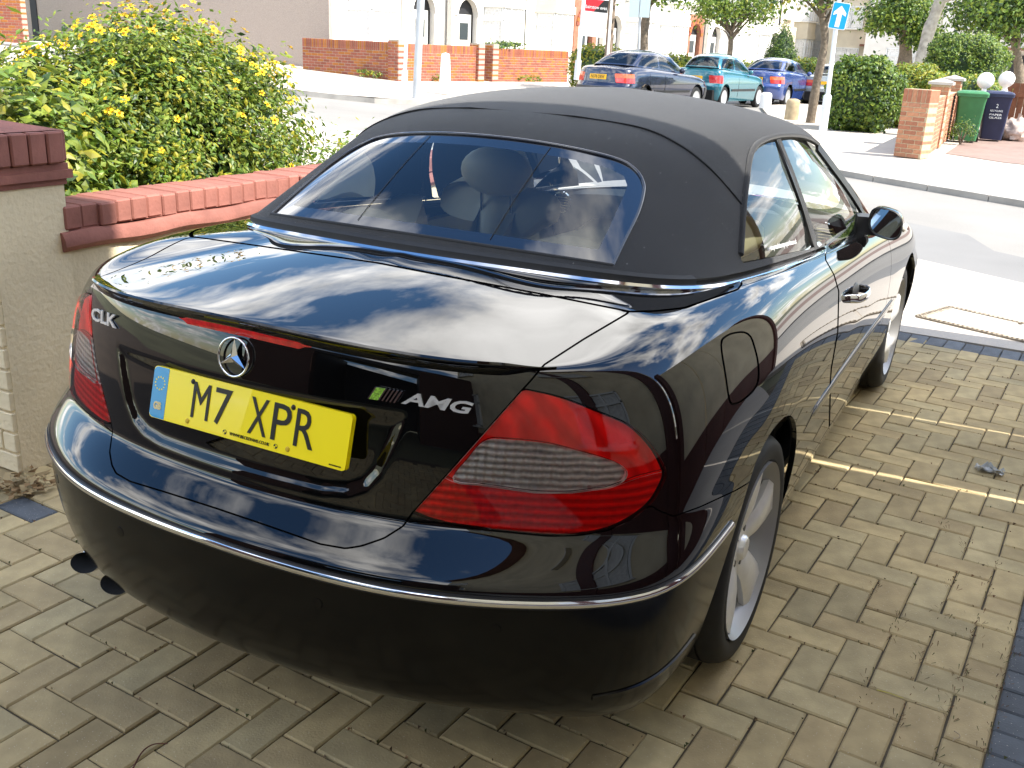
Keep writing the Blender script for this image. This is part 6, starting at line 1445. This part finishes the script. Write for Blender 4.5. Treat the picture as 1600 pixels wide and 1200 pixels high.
        for yy in (.95,) if kind == 'hatch' else (.18, .95):     # door shut lines
            P = np.array([(s_*(body_x(yy+.02*k, z)+.001), yy+.0*k, z) for k, z in enumerate(np.linspace(.32, .93, 10))]); V_, F_ = tube(P, .006, 5); mk('door_gap', V_, F_, UNDER, o)
    yr = nb[9, 0, 1]
    pm2 = Matrix.Translation((0, yr-.012, .80))@Matrix.Rotation(math.pi/2-.1, 4, 'X'); plo = MB().prism(rrect(.52, .111, .01), -.01, .004).xf(pm2).build('number_plate', mat('far_plate_amber', (.80, .42, .01), .5), o)
    if plate: lettering('plate_lettering', plate, .08, (0, 0, .0055), plo, PBLK, pm2, .43, .075, bold=.001)
    o.scale = sc
    return o
PGLASS = glassmat('parked_car_glass', (.55, .62, .60))
def paintm(n, c): return mat(n, c, .25, .35, .5, 1., noise=(5, .04, 3))
hd_ = -math.atan2(.13, .99)
GREYB = mat('grey_bumper', (.035, .035, .037), .5)
def pk(px, d_): p = atd(*px, d_); return (p[0], p[1], max(g(p[0], p[1]), 0)-.045)
# location is the rear axle centre; rear face lies about 1 m behind it
def place(u, d_, rz): p = atd(u, 120, d_); return (p[0]-math.sin(rz)*1., p[1]+math.cos(rz)*1., g(p[0], p[1])-.045)
parked('saloon_car', 'dark blue saloon with grey bumper and orange tail lamps', place(934, 27.3, hd_-.08), hd_-.08, paintm('navy_paint', (.012, .018, .045)), 'saloon', 'N378 DBW', GREYB, sc=(1, 1, 1.13))
parked('hatchback_car', 'small teal hatchback parked between two blue saloons', place(1074, 31.8, hd_-.05), hd_-.05, paintm('teal_paint', (.014, .13, .17)), 'hatch', None, None, False, sc=(.93, .9, 1.10))
parked('saloon_car', 'bright blue saloon parked beyond the teal hatchback', place(1180, 35.5, hd_+.02), hd_+.02, paintm('mid_blue_paint', (.025, .055, .20)), 'saloon', 'P184 LPU', None, sc=(1, 1, 1.09))
parked('estate_car', 'silver car half hidden behind the leaning street tree', place(1290, 37, hd_+.1), hd_+.1, paintm('silver_paint', (.35, .37, .36)), 'hatch', None, None)
parked('saloon_car', 'pale blue car glimpsed over the grey-green hedge', place(1395, 52, hd_+.2), hd_+.2, paintm('pale_blue_paint', (.30, .36, .42)), 'saloon', None, None)
# ------------------------------------------------------------------ unseen house beside the drive; garage and fence added for dark reflection and shade
BROWN = mat('dark_red_paint', (.085, .022, .017), .6, noise=(5, .15, 4))
ho = empty('rendered_house', (5.6, -4.05, 0)); tag(ho, 'tall cream rendered house with dark red plinth beside the driveway', 'house')
MB().box((0, 0, 3.6), (6.0, 9.1, 7.2)).build('wall', CREAM, ho)
MB().box((-.02, -.02, .35), (6.06, 9.16, .7)).build('plinth', BROWN, ho)
for y_ in (-3.2, 2.2): win(ho, -3.02, y_, 1.0, 1.6, 1.3, -math.pi/2, 3); win(ho, -3.02, y_, 4.0, 1.6, 1.3, -math.pi/2, 3)
V = [(-3.4, -4.9, 7.2), (3.4, -4.9, 7.2), (3.4, 4.58, 7.2), (-3.4, 4.58, 7.2), (0, -4.9, 9.4), (0, 4.58, 9.4)]
mk('roof', V, [(0, 4, 5, 3), (1, 2, 5, 4), (0, 1, 4), (2, 3, 5), (3, 2, 1, 0)], RTILE, ho)
for y_ in (2.0, 4.3): MB().box((-3.03, y_, 3.6), (.10, .34, 7.15)).build('corner_pilaster', BROWN, ho)
gh = empty('added_dark_garage', (-1.2, -7.0, 0)); tag(gh, 'brick garage front with open dark doorway behind the driveway', 'garage')  # unseen garage added so the car's rear has something dark to mirror
MB().box((-2.6, 0, 1.6), (2.2, .3, 3.2)).build('wall', mat("dark_garage_brick", (.07, .035, .028), .85, noise=(14, .2, 4)), gh); MB().box((2.85, 0, 1.6), (1.9, .3, 3.2)).build('wall', mat("dark_garage_brick", (.07, .035, .028), .85, noise=(14, .2, 4)), gh); MB().box((.2, 0, 2.95), (3.4, .3, .5)).build('lintel', DKINT, gh)
MB().box((.2, 3*-1, 1.35), (3.4, .1, 2.7)).build('rear_wall', DKINT, gh); MB().box((.2, -1.6, 3.26), (7.4, 3.3, .12)).build('flat_roof', DKINT, gh)
for s_ in (-1, 1): MB().box((.2+s_*1.75, -1.6, 1.5), (.1, 3., 3.0)).build('side_wall', DKINT, gh)
# added unseen fence: blocks the sun, slits placed to pass thin blades of it
fn = empty('added_shade_fence', (2.45, 2.0, 0)); tag(fn, 'added unseen cream screen fence shading the right of the driveway, slit to pass sun', 'fence')
ya, ln = .12, []
dyl = math.tan(math.pi/2-SUN_AZ)*(2.45-1.2)
g1, g2, yend = 1.552+dyl, 2.335+dyl, 4.05+dyl
for a, b in ((.52, g1-.016), (g1+.016, g2-.008), (g2+.008, yend)):
    MB().box((0, (a+b)/2-2.0, 1.05), (.05, b-a, 2.10)).build('shade_fence_panel', CREAM, fn); MB().box((-.005, (a+b)/2-2.0, .2), (.07, b-a, .4)).build('shade_fence_board', BROWN, fn)
for y_ in (.56, yend): MB().box((.0, y_-2.0, 1.08), (.14, .14, 2.16)).build('shade_fence_post', BROWN, fn)
# ---- small litter
p = onz(1545, 738, 0); o = empty('plastic_scrap', tuple(p)); tag(o, 'crumpled scrap of clear plastic lying on the block paving', 'litter')
rs = np.random.RandomState(8); n = 9; X, Y = np.meshgrid(np.linspace(-.055, .055, n), np.linspace(-.035, .035, n)); Z = np.abs(rs.normal(size=X.shape))*.012+.004; ang = np.arctan2(Y*1.5, X); rr = np.hypot(X/.055, Y/.035)
V = np.c_[X.ravel()+rs.normal(size=n*n)*.006, Y.ravel()+rs.normal(size=n*n)*.006, Z.ravel()]; i = np.arange(n*n).reshape(n, n); V, F = clip(V, [tuple(f) for f in np.stack([i[:-1, :-1], i[:-1, 1:], i[1:, 1:], i[1:, :-1]], -1).reshape(-1, 4)], (1.05+.25*np.sin(5*ang)-rr).ravel())
mk('film', V, F, mat('clear_film', (.62, .66, .70), .15, trans=.5), o)
def twig(px, label, mt_, r=.0022):
    P = catmull(np.array([onz(*q, .006) for q in px]), 6); c = P.mean(0); o = mk('twig', *tube(P-c, np.linspace(r, r*.5, len(P)), 6), mt_, None, 60, loc=tuple(c)); tag(o, label, 'twig')
twig([(208, 1200), (222, 1175), (240, 1163), (262, 1162)], 'curved reddish twig lying on the paving behind the bumper', mat('red_twig', (.10, .03, .02), .7))
twig([(1370, 1078), (1390, 1083), (1412, 1091)], 'thin yellow grass stalk lying on the paving', mat('straw', (.45, .40, .08), .7), .0014)
twig([(1491, 1142), (1500, 1150), (1488, 1158)], 'pale dry twig near the slate edging', mat('pale_twig', (.35, .28, .20), .8), .0014)
# weeds in the joints
wd_ = MB(); rs = random.Random(3)
jn = [pav(a, b) for a, b in [(3, 4), (4, 5), (3, 3), (4, 3), (5, 3), (2, 4), (3, 2), (4, 2), (5, 2), (5, 4.2), (5, 1), (5, 0), (4, 6), (3, 6), (2, 5), (3, 8), (4, 8.2), (5, 6), (3, 11), (2, 12), (4, 10), (3, 0), (2, 1), (4, -1), (5, -1), (1, 6), (4, 1), (5, 5)]]
for (x, y) in jn:
    for k in range(rs.randrange(6, 20)):
        sx, sy = x+rs.gauss(0, .012), y+rs.gauss(0, .035); a = rs.random()*6.3; l = rs.uniform(.006, .022); h = rs.uniform(.002, .012); c2, s2 = math.cos(a), math.sin(a)
        wd_.add([(sx, sy, -.006), (sx+c2*l-s2*.0012, sy+s2*l+c2*.0012, h), (sx+c2*l+s2*.0012, sy+s2*l-c2*.0012, h*.9)], [(0, 1, 2)], rs.randrange(3))
for k in range(2600):      # moss and debris along joints everywhere
    a, b = rs.randrange(-28, 6), rs.randrange(-26, 36); t = rs.random()
    q = pav(a+t, b) if (a-b) % 4 in (0, 1, 2) else pav(a, b+t)
    sx, sy = q[0]+rs.gauss(0, .004), q[1]+rs.gauss(0, .004); l = rs.uniform(.003, .009); an = rs.random()*6.3; c2, s2 = math.cos(an), math.sin(an)
    wd_.add([(sx, sy, -.005), (sx+c2*l, sy+s2*l, .0025), (sx-s2*l*.7, sy+c2*l*.7, .002)], [(0, 1, 2)], rs.randrange(3))
o = wd_.build('joint_weeds', [mat('moss', (.06, .07, .02), .9), mat('dry_weed', (.17, .09, .045), .9), mat('brown_debris', (.09, .055, .03), .9)]); o['kind'] = 'stuff'; o['label'] = 'moss and dry weeds growing in the paving joints'
